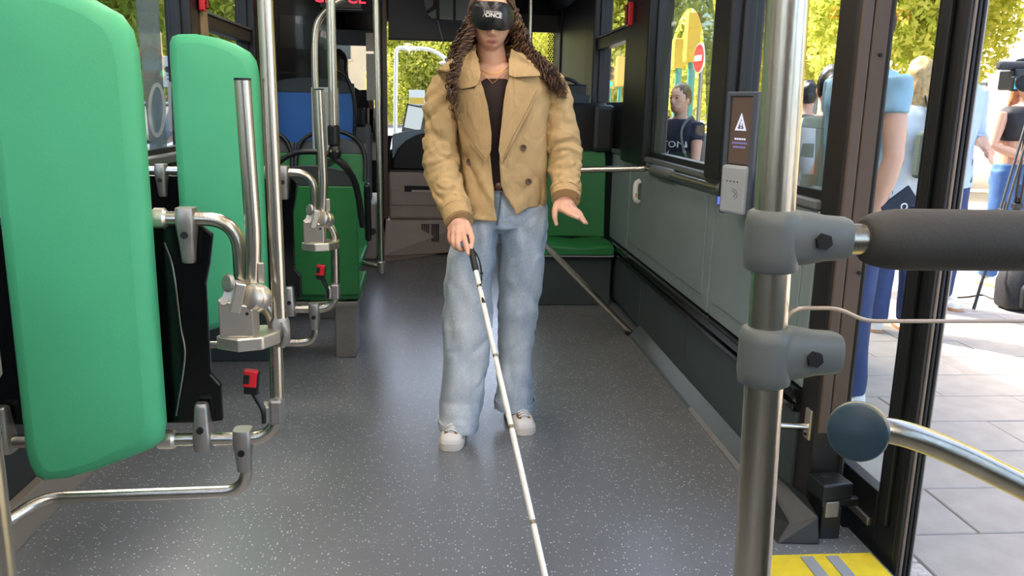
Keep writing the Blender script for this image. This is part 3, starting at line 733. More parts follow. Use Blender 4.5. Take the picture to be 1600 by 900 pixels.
# curved ceiling stanchion behind the farther wheelchair frame
t_ = thing('curved_stanchion', 'steel stanchion curving over to the ceiling above the seats', 'pole', (-.65, 4.52, 1))
MB().tube(smooth_path([(-.645, 4.52, .90), (-.652, 4.52, 1.2), (-.655, 4.52, 1.42), (-.648, 4.52, 1.58), (-.62, 4.52, 1.66), (-.566, 4.52, 1.715), (-.50, 4.52, 1.755), (-.43, 4.52, 1.79), (-.36, 4.52, 1.90), (-.345, 4.52, 2.335)], 6), .017, 12).build('tube', m_steel, t_)
MB().lathe([(.017, 0), (.035, 0), (.035, .01), (.02, .016)], (-.345, 4.52, 2.335), (0, 0, -1)).build('ceiling_flange', m_cast, t_)
MB().box(-.67, -.62, 4.50, 4.98, .885, .915).build('seat_bracket', m_hoop, t_, 0, .006)
# straight stanchion by the seats
t_ = thing('gangway_pole', 'straight steel gangway pole ending in an elbow beside the green seats', 'pole', (-.345, 4.6, .3))
MB().tube([(-.331, 4.6, .33), (-.349, 4.6, 2.335)], .0165, 14).build('tube', m_steel, t_)
MB().tube(fillet([(-.331, 4.6, .36), (-.331, 4.6, .335), (-.36, 4.63, .345), (-.47, 4.75, .345)], [0, .02, .02, 0]), .0155, 12).build('foot_tube', m_steel, t_)
MB().tube([(-.331, 4.6, .31), (-.331, 4.6, .315), (-.331, 4.6, .375), (-.331, 4.6, .38)], [.019, .024, .024, .019], 14).build('elbow', m_cast, t_)

# kerb-side seats ahead of the safety frame
t_ = thing('bench_seat', 'green bench seat on a dark box behind the diagonal steel stay', 'seat', (.86, 5.2, 0))
MB().loft([[(x, yy, zz) for x, yy, zz in ((.60, y, z-.05), (.60, y, z), (.66, y, z+.012), (.86, y, z-.005), (1.04, y, z+.012), (1.08, y, z), (1.08, y, z-.05))] for y, z in ((5.06, .385), (5.09, .40), (5.2, .405), (5.42, .395))]).build('seat_pan', m_seatgreen, t_, 50, .008)
shell(.60, 1.08, .40, .96, 5.42, .05, .035, m_seatgreen, 'back_shell', t_, crown=0, bow=-.03)
MB().box(.60, 1.08, 5.07, 5.40, .325, .348).build('front_strip', M('pale edge strip', 'a9ada8', .4), t_, 0, .003)
MB().box(.56, 1.08, 5.13, 5.5, .0, .325).build('base_box', m_kick, t_, 0, .008)
t_ = thing('black_console', 'black moulded console above the green bench seat', 'console', (.93, 5.55, .9))
MB().prism([(.62, .98), (.70, .97), (.74, 1.265), (.62, 1.265)], 'y', 5.5, 5.7).build('console_wing', m_black, t_, 0, .02)
MB().prism([(.70, .93), (1.05, .93), (1.085, .98), (1.085, 1.27), (.74, 1.265)], 'y', 5.5, 5.75).build('console_body', m_black, t_, 0, .02)
MB().tube(smooth_path([(1.03, 5.49, 1.25), (1.035, 5.485, 1.12), (1.06, 5.485, 1.08), (1.085, 5.49, 1.07)], 4), .008, 8).build('seam_lip', m_frame, t_)
MB().box(.98, 1.12, 5.42, 5.52, .955, 1.26).build('corner_cover', M('charcoal cover', '26292a', .45), t_, 0, .03)
s4 = bus_seat(.84, 6.15, 'dark blue seat with black hoop seen over the black console', 1, .80, 1.36, m_seatblue, .10, 1.44, .46, None, pan=False)
MB().box(.62, 1.06, 6.17, 6.5, .0, .80).build('seat_plinth', m_kick, s4, 0, .01)
MB().box(.63, 1.05, 6.11, 6.14, 1.29, 1.40).build('headrest_back', m_black, s4, 0, .01)
# emergency hammers
for px, py, X, lab in ((988, 25, 1.075, 'red emergency hammer holder on the post between the kerb side windows'), (312, -1, -1.205, 'red emergency hammer holder on the bronze post of the street side')):
    p = atx(px, py, X); s = -1 if X > 0 else 1
    t_ = thing('hammer_holder', lab, 'emergency hammer', p, None)
    MB().box(min(X, X+s*.03), max(X, X+s*.03), p[1]-.03, p[1]+.03, p[2]-.055, p[2]+.075).build('holder', m_red, t_, 0, .006)
    MB().tube([(X+s*.035, p[1], p[2]-.04), (X+s*.035, p[1], p[2]+.06)], .008, 8).build('hammer_handle', M('dark red handle', '7a1016', .4), t_)
    for k in range(5): MB().box(min(X+s*.03, X+s*.033), max(X+s*.03, X+s*.033), p[1]-.025, p[1]+.025, p[2]-.045+k*.022, p[2]-.038+k*.022).build('rib', m_blackmat, t_, 0)

# ================================================================ front of the bus
wf = struct('wall_front')
YF = 8.35
MB().box(-1.3, 1.2, YF, YF+.06, -.06, .93).build('lower_front', m_black, wf, 0)
MB().box(-1.3, 1.2, YF-.05, YF+.06, 2.0, 2.4).build('front_header', m_darkceil, wf, 0)
for x0, x1 in ((-1.3, -1.16), (1.17, 1.25)): MB().box(x0, x1, YF-.12, YF+.06, .93, 2.1).build('front_pillar', m_black, wf, 0, .02)
ww = struct('window_11', (0, YF, 1.0))
MB().box(-1.16, 1.17, YF+.02, YF+.028, .93, 2.0).build('windscreen_pane', m_pane, ww, 0)
# sun blind pulled down across the windscreen
t_ = thing('sun_blind', 'dark grey roller blind hanging at the top of the windscreen', 'blind', (0, 8.2, 1.8))
MB().box(-.50, .48, 8.22, 8.228, 1.83, 2.2).build('blind_cloth', M('grey blind cloth', '8c8c8e', .8), t_, 0)
MB().box(-.50, .48, 8.213, 8.235, 1.82, 1.84).build('blind_bar', M('blind bar', '6a6664', .5), t_, 0, .003)
t_ = thing('sun_blind', 'dark blind box at the top of the windscreen on the driver side', 'blind', (-.85, 8.2, 1.8))
MB().box(-1.15, -.52, 8.2, 8.23, 1.76, 2.2).build('blind_cloth', M('charcoal blind', '56575a', .8), t_, 0, .004)
MB().box(-1.12, -.56, 8.19, 8.2, 1.90, 2.06).build('blind_window', m_blackgloss, t_, 0)
# strip of shops mirrored in the photo's upper windscreen: a header sign box outside belongs to the street, built later
# clear partition behind the driver, edge post and notices
t_ = thing('cab_partition', 'tall glazed cab partition with dark bronze edge post', 'partition', (-.45, 6.95, 0))
MB().box(-.475, -.435, 6.9, 6.96, .3, 2.33).build('edge_post', M('bronze edge post', '584a40', .4), t_, 0, .008)
MB().box(-.515, -.475, 6.92, 6.95, .3, 2.33).build('edge_post', M('dark edge post', '2a2524', .4), t_, 0, .005)
nt_ = MB()
for k, (a, b_) in enumerate(((1.26, 1.62), (1.64, 1.78))):
    MB().box(-.60, -.52, 6.935, 6.942, a, b_).build('notice_plate', M('pale notice', 'b3ada0', .6), t_, 0)
MB().box(-.60, -.50, 6.93, 6.96, .78, 1.2).build('beige_cover', m_beige, t_, 0, .01)
MB().box(-.585, -.545, 6.93, 6.95, 1.0, 1.26).build('maroon_plate', M('maroon plate', '4b2430', .5), t_, 0, .004)
MB().tube(smooth_path([(-.53, 6.9, 1.12), (-.535, 6.88, 1.02), (-.525, 6.9, .95)], 5), .007, 8).build('handset_cord', m_blackmat, t_)
MB().box(-.55, -.50, 6.88, 6.93, .93, 1.02).build('coat_hook', m_blackmat, t_, 0, .01)
# black bulkhead behind the driver
t_ = thing('driver_bulkhead', 'tall glossy black bulkhead above the blue seat', 'partition', (-1.0, 6.6, 0))
MB().box(-1.25, -.80, 6.58, 6.62, .3, 2.34).build('bulkhead_panel', m_blackgloss, t_, 0, .006)
p0 = at(425, 113, 6.57); p1 = at(490, 111, 6.57)
MB().box(p0[0], p1[0], 6.572, 6.58, p0[2]-.008, p0[2]+.004).build('reflection_line', m_frame, t_, 0)  # faint reflected line on the gloss panel, put in as a thin strip
MB().box(-1.2, -.86, 6.574, 6.58, 1.62, 1.86).build('bulkhead_window', m_tint, t_, 0, .002)
# driver's seat box
t_ = thing('driver_chair', 'grey driver seat shell and plinth behind the partition', 'seat', (-.80, 7.0, 0))
MB().box(-1.05, -.56, 6.80, 6.9, .45, 1.08).build('seat_back', M('driver seat grey', '6d6b68', .6), t_, 0, .04, 3)
MB().box(-1.0, -.60, 6.78, 6.88, 1.05, 1.2).build('seat_top', m_black, t_, 0, .02)
MB().box(-1.0, -.6, 6.9, 7.35, .55, .68).build('seat_cushion', m_seatgrey, t_, 0, .04, 3)
MB().box(-1.1, -.52, 6.7, 7.6, .0, .45).build('cab_plinth', m_beige, t_, 0, .02)
MB().cyl((-.8, 7.12, .45), (-.8, 7.12, .56), .1, 16).build('seat_column', m_black, t_)
# dashboard: beige moulded front of the cab
t_ = thing('dashboard', 'beige moulded dashboard with a document slot and vent grille', 'dashboard', (-.1, 7.4, 0))
DX0, DX1 = -.44, .28
MB().box(DX0, DX1, 7.0, 7.5, .29, .685).build('counter_block', m_beige, t_, 0, .025, 3)
MB().box(DX0+.02, DX1-.02, 6.988, 7.0, .41, .56).build('lower_ridge', m_beige, t_, 0, .005)
q0 = at(632, 291, 7.0); q1 = at(672, 299, 7.0)
MB().box(q0[0], q1[0]+.12, 6.985, 7.02, q1[2]-.005, q0[2]+.005).build('document_slot', m_blackmat, t_, 0, .004)
MB().box(q0[0]+.06, q1[0]+.08, 6.978, 6.99, q1[2]-.004, q1[2]+.012).build('slot_papers', M('paper edges', 'c9c2b4', .7), t_, 0)
MB().loft([[(DX0-.03, 6.78, .013), (.35, 7.05, .013), (.35, 7.3, .013), (DX0-.03, 7.3, .013)], [(DX0-.02, 6.92, .29), (.30, 7.02, .29), (.30, 7.3, .29), (DX0-.02, 7.3, .29)]]).build('kick_moulding', m_beige, t_, 0, .01)
for k in range(8):
    px = 659.5+k*3.2+(3 if k > 3 else 0); p = at(px, 350, 6.94); q = at(px, 377, 6.905)
    MB().tube([tuple(p), tuple(q)], .0055, 6).build('vent_slot', m_blackmat, t_)
MB().prism([(7.02, .685), (8.2, .685), (8.2, .95), (7.5, .95), (7.2, .86)], 'x', -.44, .30).build('binnacle', m_black, t_, 0, .02)
cw = [at(px, py, 7.08) for px, py in ((614, 266), (614, 248), (622, 232), (634, 220), (650, 211), (670, 206), (720, 203), (735, 266))]
MB().prism([(p[0], p[2]) for p in cw], 'y', 7.05, 7.12).build('instrument_cowl', m_black, t_, 0, .012)
cw = [at(px, py, 7.16) for px, py in ((613, 262), (613, 210), (640, 203), (700, 201), (700, 262))]
MB().prism([(p[0], p[2]) for p in cw], 'y', 7.13, 7.2).build('dash_screen_surround', M('pale blue dash', '8fa6b2', .4), t_, 0, .01)
MB().prism([(DX0-.05, 6.62), (DX0+.05, 6.62), (DX0+.4, 6.95), (DX0+.4, 7.0), (DX0-.05, 7.0)], 'z', .0005, .012).build('cab_step', M('beige cab floor', '9b8b80', .5), t_, 0, .003)
# cab monitor
t_ = thing('cab_monitor', 'white tilted cab monitor on a stand on the dashboard', 'monitor', at(644, 212, 7.3))
R = Matrix.Rotation(-.25, 3, 'X') @ Matrix.Rotation(.18, 3, 'Y')
c = Vector(at(647, 187, 7.3))
MB().obox(c, (.085, .012, .125), R).build('monitor_case', M('monitor case', '8a8f92', .4), t_, 0, .008)
MB().obox(c+R@Vector((0, -.013, .012)), (.07, .002, .095), R).build('monitor_screen', emis('pale screen', 'c8d4d8', .55), t_, 0)
MB().obox(Vector(at(640, 212, 7.3)), (.05, .03, .02)).build('monitor_base', m_white, t_, 0, .006)
MB().tube([Vector(at(642, 212, 7.32)), c], .014, 8).build('monitor_stem', m_cast, t_)
# steering wheel top edge
t_ = thing('steering_wheel', 'grey steering wheel rim above the dashboard', 'steering wheel', at(690, 200, 7.5))
c = Vector(at(676, 215, 7.45)); 
MB().tube([c+Vector((.20*math.cos(a), .10*math.sin(a), .17*math.sin(a))) for a in np.linspace(0, 2*math.pi, 33)], .014, 10, caps=False).build('rim', m_black, t_)
for a in (.5, 2.6, 4.7): MB().tube([c, c+Vector((.20*math.cos(a), .10*math.sin(a), .17*math.sin(a)))], .012, 8).build('spoke', m_black, t_)
MB().ball(c, (.05, .03, .05), 12, 8).build('hub', m_black, t_)
# interior mirror
t_ = thing('interior_mirror', 'black framed interior mirror with two panes at the top of the windscreen', 'mirror', at(700, 10, 7.9))
mo = [(655, -14), (664, 8), (672, 30), (690, 33), (728, 35), (738, 20), (742, -14)]
P = [at(x, y, 7.9) for x, y in mo]
MB().prism([(p[0], p[2]) for p in P], 'y', 7.88, 7.93).build('mirror_frame', m_black, t_, 0, .01)
mm = M('mirror glass', 'aeb6ba', .05, 1.)
for pl in ([(659, -12), (666, 17), (676, 10), (679, -12)], [(668, 22), (674, 29), (682, 29), (681, 14)], [(686, -10), (687, 30), (708, 32), (708, -10)], [(712, -10), (712, 32), (727, 33), (735, 20), (737, -10)]):
    P = [at(x, y, 7.88) for x, y in pl]; MB().prism([(p[0], p[2]) for p in P], 'y', 7.872, 7.879).build('mirror_pane', mm, t_, 0)
MB().tube([at(700, -12, 7.95), at(700, -60, 7.95)], .015, 8).build('mirror_arm', m_black, t_)
# cord hanging in the windscreen
t_ = thing('mirror_cord', 'thin pale cord hanging below the interior mirror', 'cord', at(690, 60, 8.0))
MB().tube([at(683, 28, 8.0), at(688, 48, 8.0), at(693, 68, 8.0)], .004, 6).build('cord', m_white, t_)
# passenger-side details: pole by the windscreen, dotted film, small screen
t_ = thing('front_pole', 'pale steel pole rising behind the shoulder of the walking woman', 'pole', (.62, 6.6, 0))
a = at(829, 60, 6.6); MB().tube([(a[0], 6.6, 0), (a[0]-.005, 6.6, 2.335)], .018, 14).build('tube', m_steel, t_)
MB().lathe([(.018, 0), (.04, 0), (.04, .012), (.024, .02)], (a[0], 6.6, 0), (0, 0, 1)).build('foot_flange', m_cast, t_)
q0 = at(856, 132, 8.33); q1 = at(881, 46, 8.33); mb = MB(); k = 0
z = q0[2]-.35
while z < q1[2]:
    x = q0[0]+(k % 2)*.011
    while x < q1[0]:
        mb.tube([(x, 8.364, z), (x, 8.366, z)], .0085, 6); x += .022
    z += .019; k += 1
o = mb.build('dotted_film', m_blackmat, ww, 0); o['kind'] = 'stuff'
MB().box(1.10, 1.135, 6.5, 8.3, .93, 2.1).build('front_door_post', m_black, wf, 0, .01)
t_ = thing('front_display', 'smoked display panel hanging at the top of the windscreen on the door side', 'display', (.9, 8.1, 1.9))
MB().box(.62, 1.12, 8.1, 8.13, 1.92, 2.08).build('display_panel', M('smoked panel', '3a3a3c', .3), t_, 0, .006)
MB().box(1.08, 1.14, 8.085, 8.10, 1.86, 1.97).build('display_tab', M('tab grey', '6a6f70', .4), t_, 0, .004)
t_ = thing('ceiling_duct', 'pale grey ceiling duct above the front door', 'duct', (.8, 6.6, 2.2))
MB().prism([(.52, 2.34), (.60, 2.2), (.92, 2.17), (1.05, 2.34)], 'y', 6.0, 7.4).build('duct_body', M('pale duct', '8f9697', .5), t_, 0, .01)
# red dot-matrix destination sign
t_ = thing('led_sign', 'black overhead sign with red dot letters near the ceiling', 'sign', at(530, -8, 6.2))
q0 = at(512, 8, 6.2); q1 = at(560, -22, 6.2)
MB().box(q0[0]-.06, q1[0]+.02, 6.21, 6.26, q0[2]-.02, q1[2]+.05).build('sign_case', m_black, t_, 0, .006)
zc = at(530, -4, 6.2)[2]; xc = at(530, -4, 6.2)[0]
text_mb('CRUCE', .115, lambda u, v, d: (xc+u, 6.208-d, zc+v), .002).build('sign_letters', emis('red led', 'ff2030', 3.0), t_, 0)
MB().tube([(q0[0]+.05, 6.235, q1[2]+.04), (q0[0]+.05, 6.235, 2.34)], .012, 8).build('sign_hanger', m_black, t_)

# ================================================================ the walking woman
m_skin, t, b = _new('skin')
b.inputs['Roughness'].default_value = .48; b.inputs['Subsurface Weight'].default_value = .12; b.inputs['Subsurface Radius'].default_value = (.012, .004, .002); b.inputs['Subsurface Scale'].default_value = .6
vc = node(t, 'ShaderNodeVertexColor'); vc.layer_name = 'tone'
nz = node(t, 'ShaderNodeTexNoise'); nz.inputs['Scale'].default_value = 60; nz.inputs['Detail'].default_value = 4
mx = node(t, 'ShaderNodeMix', data_type='RGBA', blend_type='MULTIPLY'); mx.inputs[0].default_value = .12
t.links.new(vc.outputs[0], mx.inputs[6]); t.links.new(nz.outputs['Color'], mx.inputs[7]); t.links.new(mx.outputs[2], b.inputs['Base Color'])
def twill(name, col):
    m = M(name, col, .78, var=.07, vscale=9, bump=.10, bscale=420); t = m.node_tree; b = t.nodes['Principled BSDF']
    tc = node(t, 'ShaderNodeTexCoord'); mp = node(t, 'ShaderNodeMapping'); mp.inputs['Rotation'].default_value = (0, .5, 0); mp.inputs['Scale'].default_value = (1, .7, .62); t.links.new(tc.outputs['Object'], mp.inputs[0])
    n = node(t, 'ShaderNodeTexNoise'); n.inputs['Scale'].default_value = 17; n.inputs['Detail'].default_value = 2.5; n.inputs['Distortion'].default_value = 1.2; t.links.new(mp.outputs[0], n.inputs['Vector'])
    bp = node(t, 'ShaderNodeBump'); bp.inputs['Strength'].default_value = .36; bp.inputs['Distance'].default_value = .03; t.links.new(n.outputs['Fac'], bp.inputs['Height'])
    old = b.inputs['Normal'].links[0].from_node; t.links.new(bp.outputs[0], old.inputs['Normal']); return m
m_jacket = twill('khaki cotton twill', 'b89a69'); m_jacket2 = twill('khaki twill facing', 'b49566')
m_thread = M('khaki stitching', '866638', .8)
m_top = M('dark brown knit top', '2a1a18', .8, bump=.1, bscale=500)
m_denim, t, b = _new('washed light denim'); b.inputs['Roughness'].default_value = .85
tc = node(t, 'ShaderNodeTexCoord'); mp = node(t, 'ShaderNodeMapping'); mp.inputs['Scale'].default_value = (1, 1, .3); t.links.new(tc.outputs['Object'], mp.inputs[0])
n1 = node(t, 'ShaderNodeTexNoise'); n1.inputs['Scale'].default_value = 7; n1.inputs['Detail'].default_value = 6; t.links.new(mp.outputs[0], n1.inputs['Vector'])
n2 = node(t, 'ShaderNodeTexNoise'); n2.inputs['Scale'].default_value = 130; n2.inputs['Detail'].default_value = 3; t.links.new(tc.outputs['Object'], n2.inputs['Vector'])
ad = node(t, 'ShaderNodeMath', operation='MULTIPLY_ADD'); ad.inputs[1].default_value = .22; t.links.new(n2.outputs['Fac'], ad.inputs[0]); t.links.new(n1.outputs['Fac'], ad.inputs[2])
r1 = node(t, 'ShaderNodeValToRGB'); e = r1.color_ramp.elements; e[0].position = .42; e[0].color = (*lin('8093a3'), 1); e[1].position = .82; e[1].color = (*lin('d3d7d7'), 1)
t.links.new(ad.outputs[0], r1.inputs[0]); t.links.new(r1.outputs[0], b.inputs['Base Color'])
bp = node(t, 'ShaderNodeBump'); bp.inputs['Strength'].default_value = .2; bp.inputs['Distance'].default_value = .004; t.links.new(n2.outputs['Fac'], bp.inputs['Height']); t.links.new(bp.outputs[0], b.inputs['Normal'])
m_hem = M('pale denim hem', 'a9b8c4', .85, bump=.15, bscale=400)
m_hair = M('dark brown curls', '3d2717', .42, var=.35, vscale=60, spec=.6)
m_hair2 = M('lighter brown curls', '6b4728', .42, var=.3, vscale=60, spec=.6)
m_sat = M('black satin', '131416', .34, bump=.18, bscale=55)
m_horn = M('brown horn button', '4a3420', .3, var=.3, vscale=200)
m_shoe = M('white leather', 'd9d4cb', .5, var=.04, vscale=20)
m_sole = M('off white rubber', 'd6cdbf', .6)
m_leop = M('leopard print trim', '8a6238', .6, var=.75, vscale=95)
m_gold = M('gold chain', 'b98d45', .3, 1.)

YB = 3.12
def A(px, py, Y=YB): return Vector(at(px, py, Y))
def paint(o, fn):
    ca = o.data.color_attributes.new('tone', 'FLOAT_COLOR', 'POINT')
    off = o.location
    arr = np.array([(*fn(v.co), 1.0) for v in o.data.vertices], dtype=np.float32).ravel()
    ca.data.foreach_set('color', arr)

# the cane's axis, which the gripping hand follows
top = A(727.5, 352, 2.893); tip = Vector(atz(858, 935, 0)); tip.z = .012; cdv = (tip-top).normalized()
def cpos(py):     # point of the cane at picture height py, found along its axis
    lo, hi = 0., (tip-top).length
    for _ in range(40):
        mid = (lo+hi)/2; p_ = top+cdv*mid; c = RM @ (np.array(p_)-CAM)
        if 450+FPX*c[1]/c[2] < py: lo = mid
        else: hi = mid
    return top+cdv*lo
def cy(py): return cpos(max(py, 353)).y
# ---- head
chin = A(769, 80, 3.035); crown = A(768, -24, 3.12)
HC = Vector(((chin.x+crown.x)/2, 3.115, (chin.z+crown.z)/2)); HCc = (crown.z-chin.z)/2
HA, HB = .0715, .092
def g(x, s): return math.exp(-(x/s)**2)
def sstep(a, b_, x):
    k = min(max((x-a)/(b_-a), 0), 1); return k*k*(3-2*k)
def head_pt(d):
    """d: unit direction (x right in the picture, y towards the camera, z up)"""
    x, y, z = d
    X, Yf, Z = HA*x, HB*y, HCc*z
    low = sstep(-.05, -1, z)
    X *= 1-.21*low**1.6
    if y < 0: Yf *= 1-.35*low
    else: Yf *= 1-.03*low
    X *= 1+.05*g(z-.25, .5)
    fy = sstep(.1, .6, y)
    zz = Z*.78
    e = 0
    nb = sstep(.012, -.042, zz)*(1-sstep(-.044, -.055, zz))
    e += .024*nb*g(X, .0105)
    e += .007*(g(X-.0125, .006)+g(X+.0125, .006))*g(zz+.046, .006)
    e += .0055*g(zz+.0640, .0045)*g(X, .020)*(1-.25*g(X, .004))
    e += .0065*g(zz+.0765, .0055)*g(X, .0175)
    e -= .0045*g(zz+.0700, .0022)*g(X, .022)
    e -= .004*g(zz+.0845, .004)*g(X, .018)
    e += .006*g(zz+.094, .008)*g(X, .018)
    e -= .010*(g(X-.031, .016)+g(X+.031, .016))*g(zz-.002, .014)
    e += .004*(g(X-.042, .018)+g(X+.042, .018))*g(zz+.032, .02)
    e += .004*g(zz-.022, .01)*g(abs(X)-.03, .025)
    return Vector((HC.x+X, HC.y-(Yf+e*fy), HC.z+Z))
bm_ = MB(); nu, nv = 110, 90; rings = []
for i in range(nv+1):
    th = math.pi*min(max(i/nv, .01), .99)
    rings.append([head_pt((math.sin(th)*math.sin(a), math.sin(th)*math.cos(a), math.cos(th))) for a in [2*math.pi*k/nu for k in range(nu)]])
bm_.loft(rings)
for s in (-1, 1):
    bm_.ball((HC.x+s*.070, HC.y+.008, HC.z-.012), (.010, .02, .031), 12, 8)
# ---- neck, trunk, limbs under the clothes, all one surface
bm_.tube([HC+Vector((0, .02, -.05)), HC+Vector((0, .03, -.10)), A(771, 100, 3.15), A(772, 122, 3.16)], [.054, .051, .052, .062], 24)
def ell(c, a, b_, n=28, e=1.0, rot=0):
    R = []
    for k in range(n):
        q = 2*math.pi*k/n; cs, sn = math.cos(q), math.sin(q)
        R.append(Vector((c[0]+a*math.copysign(abs(cs)**e, cs), c[1]+b_*math.copysign(abs(sn)**e, sn), c[2])))
    return R
def ring_px(py, xl, xr, Yc, depth, n=28, e=.9, front=False):
    l, r = A(xl, py, Yc), A(xr, py, Yc); z = (l.z+r.z)/2
    if front: z = A((xl+xr)/2, py, Yc-depth).z
    return ell(((l.x+r.x)/2, Yc, z), (r.x-l.x)/2, depth, n, e)
bm_.loft([ring_px(*q) for q in ((98, 750, 795, 3.15, .045), (108, 728, 820, 3.15, .055), (120, 703, 845, 3.15, .078), (140, 700, 850, 3.15, .092), (190, 712, 845, 3.14, .10), (240, 725, 838, 3.14, .095), (300, 735, 842, 3.14, .095), (345, 745, 832, 3.13, .075))])
S1, E1, W1 = A(700, 140, 3.14), A(689, 262, 3.13), A(718, 344, 2.905)
S2, E2, W2 = A(856, 138, 3.14), A(881, 232, 3.13), A(883, 312, 2.985)
for S, E_, Wr in ((S1, E1, W1), (S2, E2, W2)):
    bm_.tube([S, (S+E_)/2, E_, (E_*.6+Wr*.4), Wr], [.045, .041, .036, .034, .024], 16)
def finger(P, r0, r1): bm_.tube(smooth_path(P, 4), [r0, r0*.98, r0*.9, r0*.93, r1, r1*.8], 12); bm_.ball(P[-1], r1*.97, 10, 8)
# gripping hand
h = [((724, 365, -.026), (728.5, 383, -.020), (730.5, 391, -.018), (731.5, 397, -.016)),
     ((716, 366, -.022), (715.5, 383, -.018), (720, 391, .004), (729, 389, .020)),
     ((709, 363, -.012), (707.5, 379, -.004), (713, 388, .012), (722, 387, .026)),
     ((704, 357, .002), (702, 371, .014), (706, 380, .028), (715, 381, .036))]
for k, f in enumerate(h):
    P = [A(a, b_, cy(b_)+c_) for a, b_, c_ in f]; bm_.tube([W1+Vector((0, 0, 0)), (W1+P[0])/2, P[0]], [.020, .0165, .0125], 12); bm_.ball(P[0], .0125, 10, 8); finger(P, .0102-.0006*k, .0076-.0005*k)
bm_.ball((W1+A(714, 364, cy(364)-.018))/2, (.031, .019, .030), 14, 10)
th = [A(727, 350, 2.885), A(734, 361, cy(361)-.008), A(737.5, 375, cy(375)-.008), A(736.5, 388, cy(388)-.007)]
bm_.tube([W1, th[0], th[1]], [.018, .017, .0135], 12); finger(th[1:2]+[(th[1]+th[2])/2]+th[2:], .0125, .009)
# reaching hand
h = [((877, 327, 2.935), (889, 334, 2.895), (897, 338, 2.885), (902.5, 341, 2.880)),
     ((885, 325, 2.935), (898, 333.5, 2.898), (906, 341, 2.892), (913, 348, 2.888)),
     ((892, 325, 2.945), (903, 332.5, 2.922), (910, 340, 2.915), (916.5, 349, 2.91)),
     ((897, 326, 2.958), (905, 331, 2.948), (909, 337, 2.944), (912, 343, 2.94))]
for k, f in enumerate(h):
    P = [A(*q) for q in f]; bm_.tube([W2, (W2+P[0])/2, P[0]], [.020, .0165, .012], 12); bm_.ball(P[0], .012, 10, 8); finger(P, .0098-.0006*k, .0072-.0005*k)
bm_.ball((W2+A(886, 325, 2.945))/2, (.031, .026, .020), 14, 10)
th = [A(871, 320, 2.962), A(867, 330, 2.945), A(867, 340, 2.935), A(869, 350, 2.93)]
bm_.tube([W2, th[0], th[1]], [.018, .016, .0125], 12); finger(th[1:2]+[(th[1]+th[2])/2]+th[2:], .0115, .0085)
# legs inside the jeans
bm_.tube([A(755, 340, 3.13), A(733, 500, 3.04), A(716, 660, 3.04), Vector((A(712, 690, 3.03).x, 3.03, .06))], [.055, .050, .04, .036], 16)
bm_.tube([A(815, 340, 3.13), A(807, 500, 3.16), A(805, 640, 3.18), Vector((A(808, 660, 3.17).x, 3.17, .06))], [.055, .050, .04, .036], 16)
body = union(bm_, .0032, 2, .45).build('person', m_skin, None, 180)
tag(body, 'woman in khaki jacket, wide jeans and black eye mask, walking with a white cane', 'person')
def tone(p):
    base = np.array(lin('e2b092')); x, y, z = p.x-HC.x, p.y, p.z-HC.z
    if y < 3.06 and z > -.118:
        lip = max(g(z+.0820, .0065), g(z+.0975, .0075))*g(x, .020)
        base = base*(1-min(1, lip*1.1))+np.array(lin('bb7068'))*min(1, lip*1.1)
        ck = .25*(g(abs(x)-.043, .018)*g(z+.035, .02)); base = base*(1-ck)+np.array(lin('c98672'))*ck
    if p.z < 1.0:
        base = base*.8+np.array(lin('cf8f78'))*.2
    return base
paint(body, tone)

# ---- knitted top
MB().loft([ring_px(*q) for q in ((126, 753, 793, 3.15, .070), (124, 738, 808, 3.15, .086), (135, 715, 832, 3.15, .100), (170, 716, 845, 3.145, .110), (220, 724, 840, 3.14, .108), (300, 728, 846, 3.14, .110), (325, 728, 846, 3.14, .110))]).build('knit_top', m_top, body, 60)
# ---- jacket body: an open shell
LV = [(80, 738, 806, 746, 800, .060), (92, 714, 829, 748, 798, .078), (104, 695, 848, 751, 795, .098), (118, 690, 858, 754, 792, .114), (140, 694, 860, 758, 790, .126), (175, 708, 856, 764, 786, .134), (215, 717, 852, 768, 784, .136), (255, 722, 850, 772, 784, .136), (285, 724, 850, 775, 786, .136), (308, 722, 851, 777, 793, .138), (322, 718, 850, 778, 798, .139), (338, 712, 848, 780, 800, .141)]
cyJ = 3.14
def jring(py):
    A_ = np.array(LV, float); f = [np.interp(py, A_[:, 0], A_[:, k]) for k in range(6)]
    l, r = A(f[1], py, cyJ), A(f[2], py, cyJ)
    b_ = f[5]; gl, gr = A(f[3], py, cyJ-b_), A(f[4], py, cyJ-b_)
    return (l.x+r.x)/2, (r.x-l.x)/2, b_, gl.x, gr.x, l.z, r.z
def jfront(x, z):
    lo, hi = 80., 345.
    for _ in range(18):
        mid = (lo+hi)/2; r = jring(mid)
        if (r[5]+r[6])/2 > z: lo = mid
        else: hi = mid
    cx, a, b_ = r[:3]; u = min(abs(x-cx)/a, .97)
    return cyJ-b_*(1-u**2.4)**(1/2.4)
rows = []
for py in np.linspace(80, 338, 90):
    cx, a, b_, gl, gr, zl, zr = jring(py); z = (zl+zr)/2
    u0 = math.asin(max(-.98, min(.98, (gr-cx)/a))); u1 = 2*math.pi-math.asin(max(-.98, min(.98, (cx-gl)/a)))
    row = []
    for k in range(131):
        ph = u0+(u1-u0)*k/130; s, c = math.sin(ph), math.cos(ph); e = 2/2.4
        zz = z
        if py > 300: # right panel ends higher, hem hangs lower on the left
            zz += (py-300)/38*.052*sstep(-.02, .10, a*s)*(1 if c > -.5 else 1)
        row.append((cx+a*math.copysign(abs(s)**e, s), cyJ-b_*math.copysign(abs(c)**e, c), zz))
    rows.append(row)
jm = MB().loft(rows, closed=False)
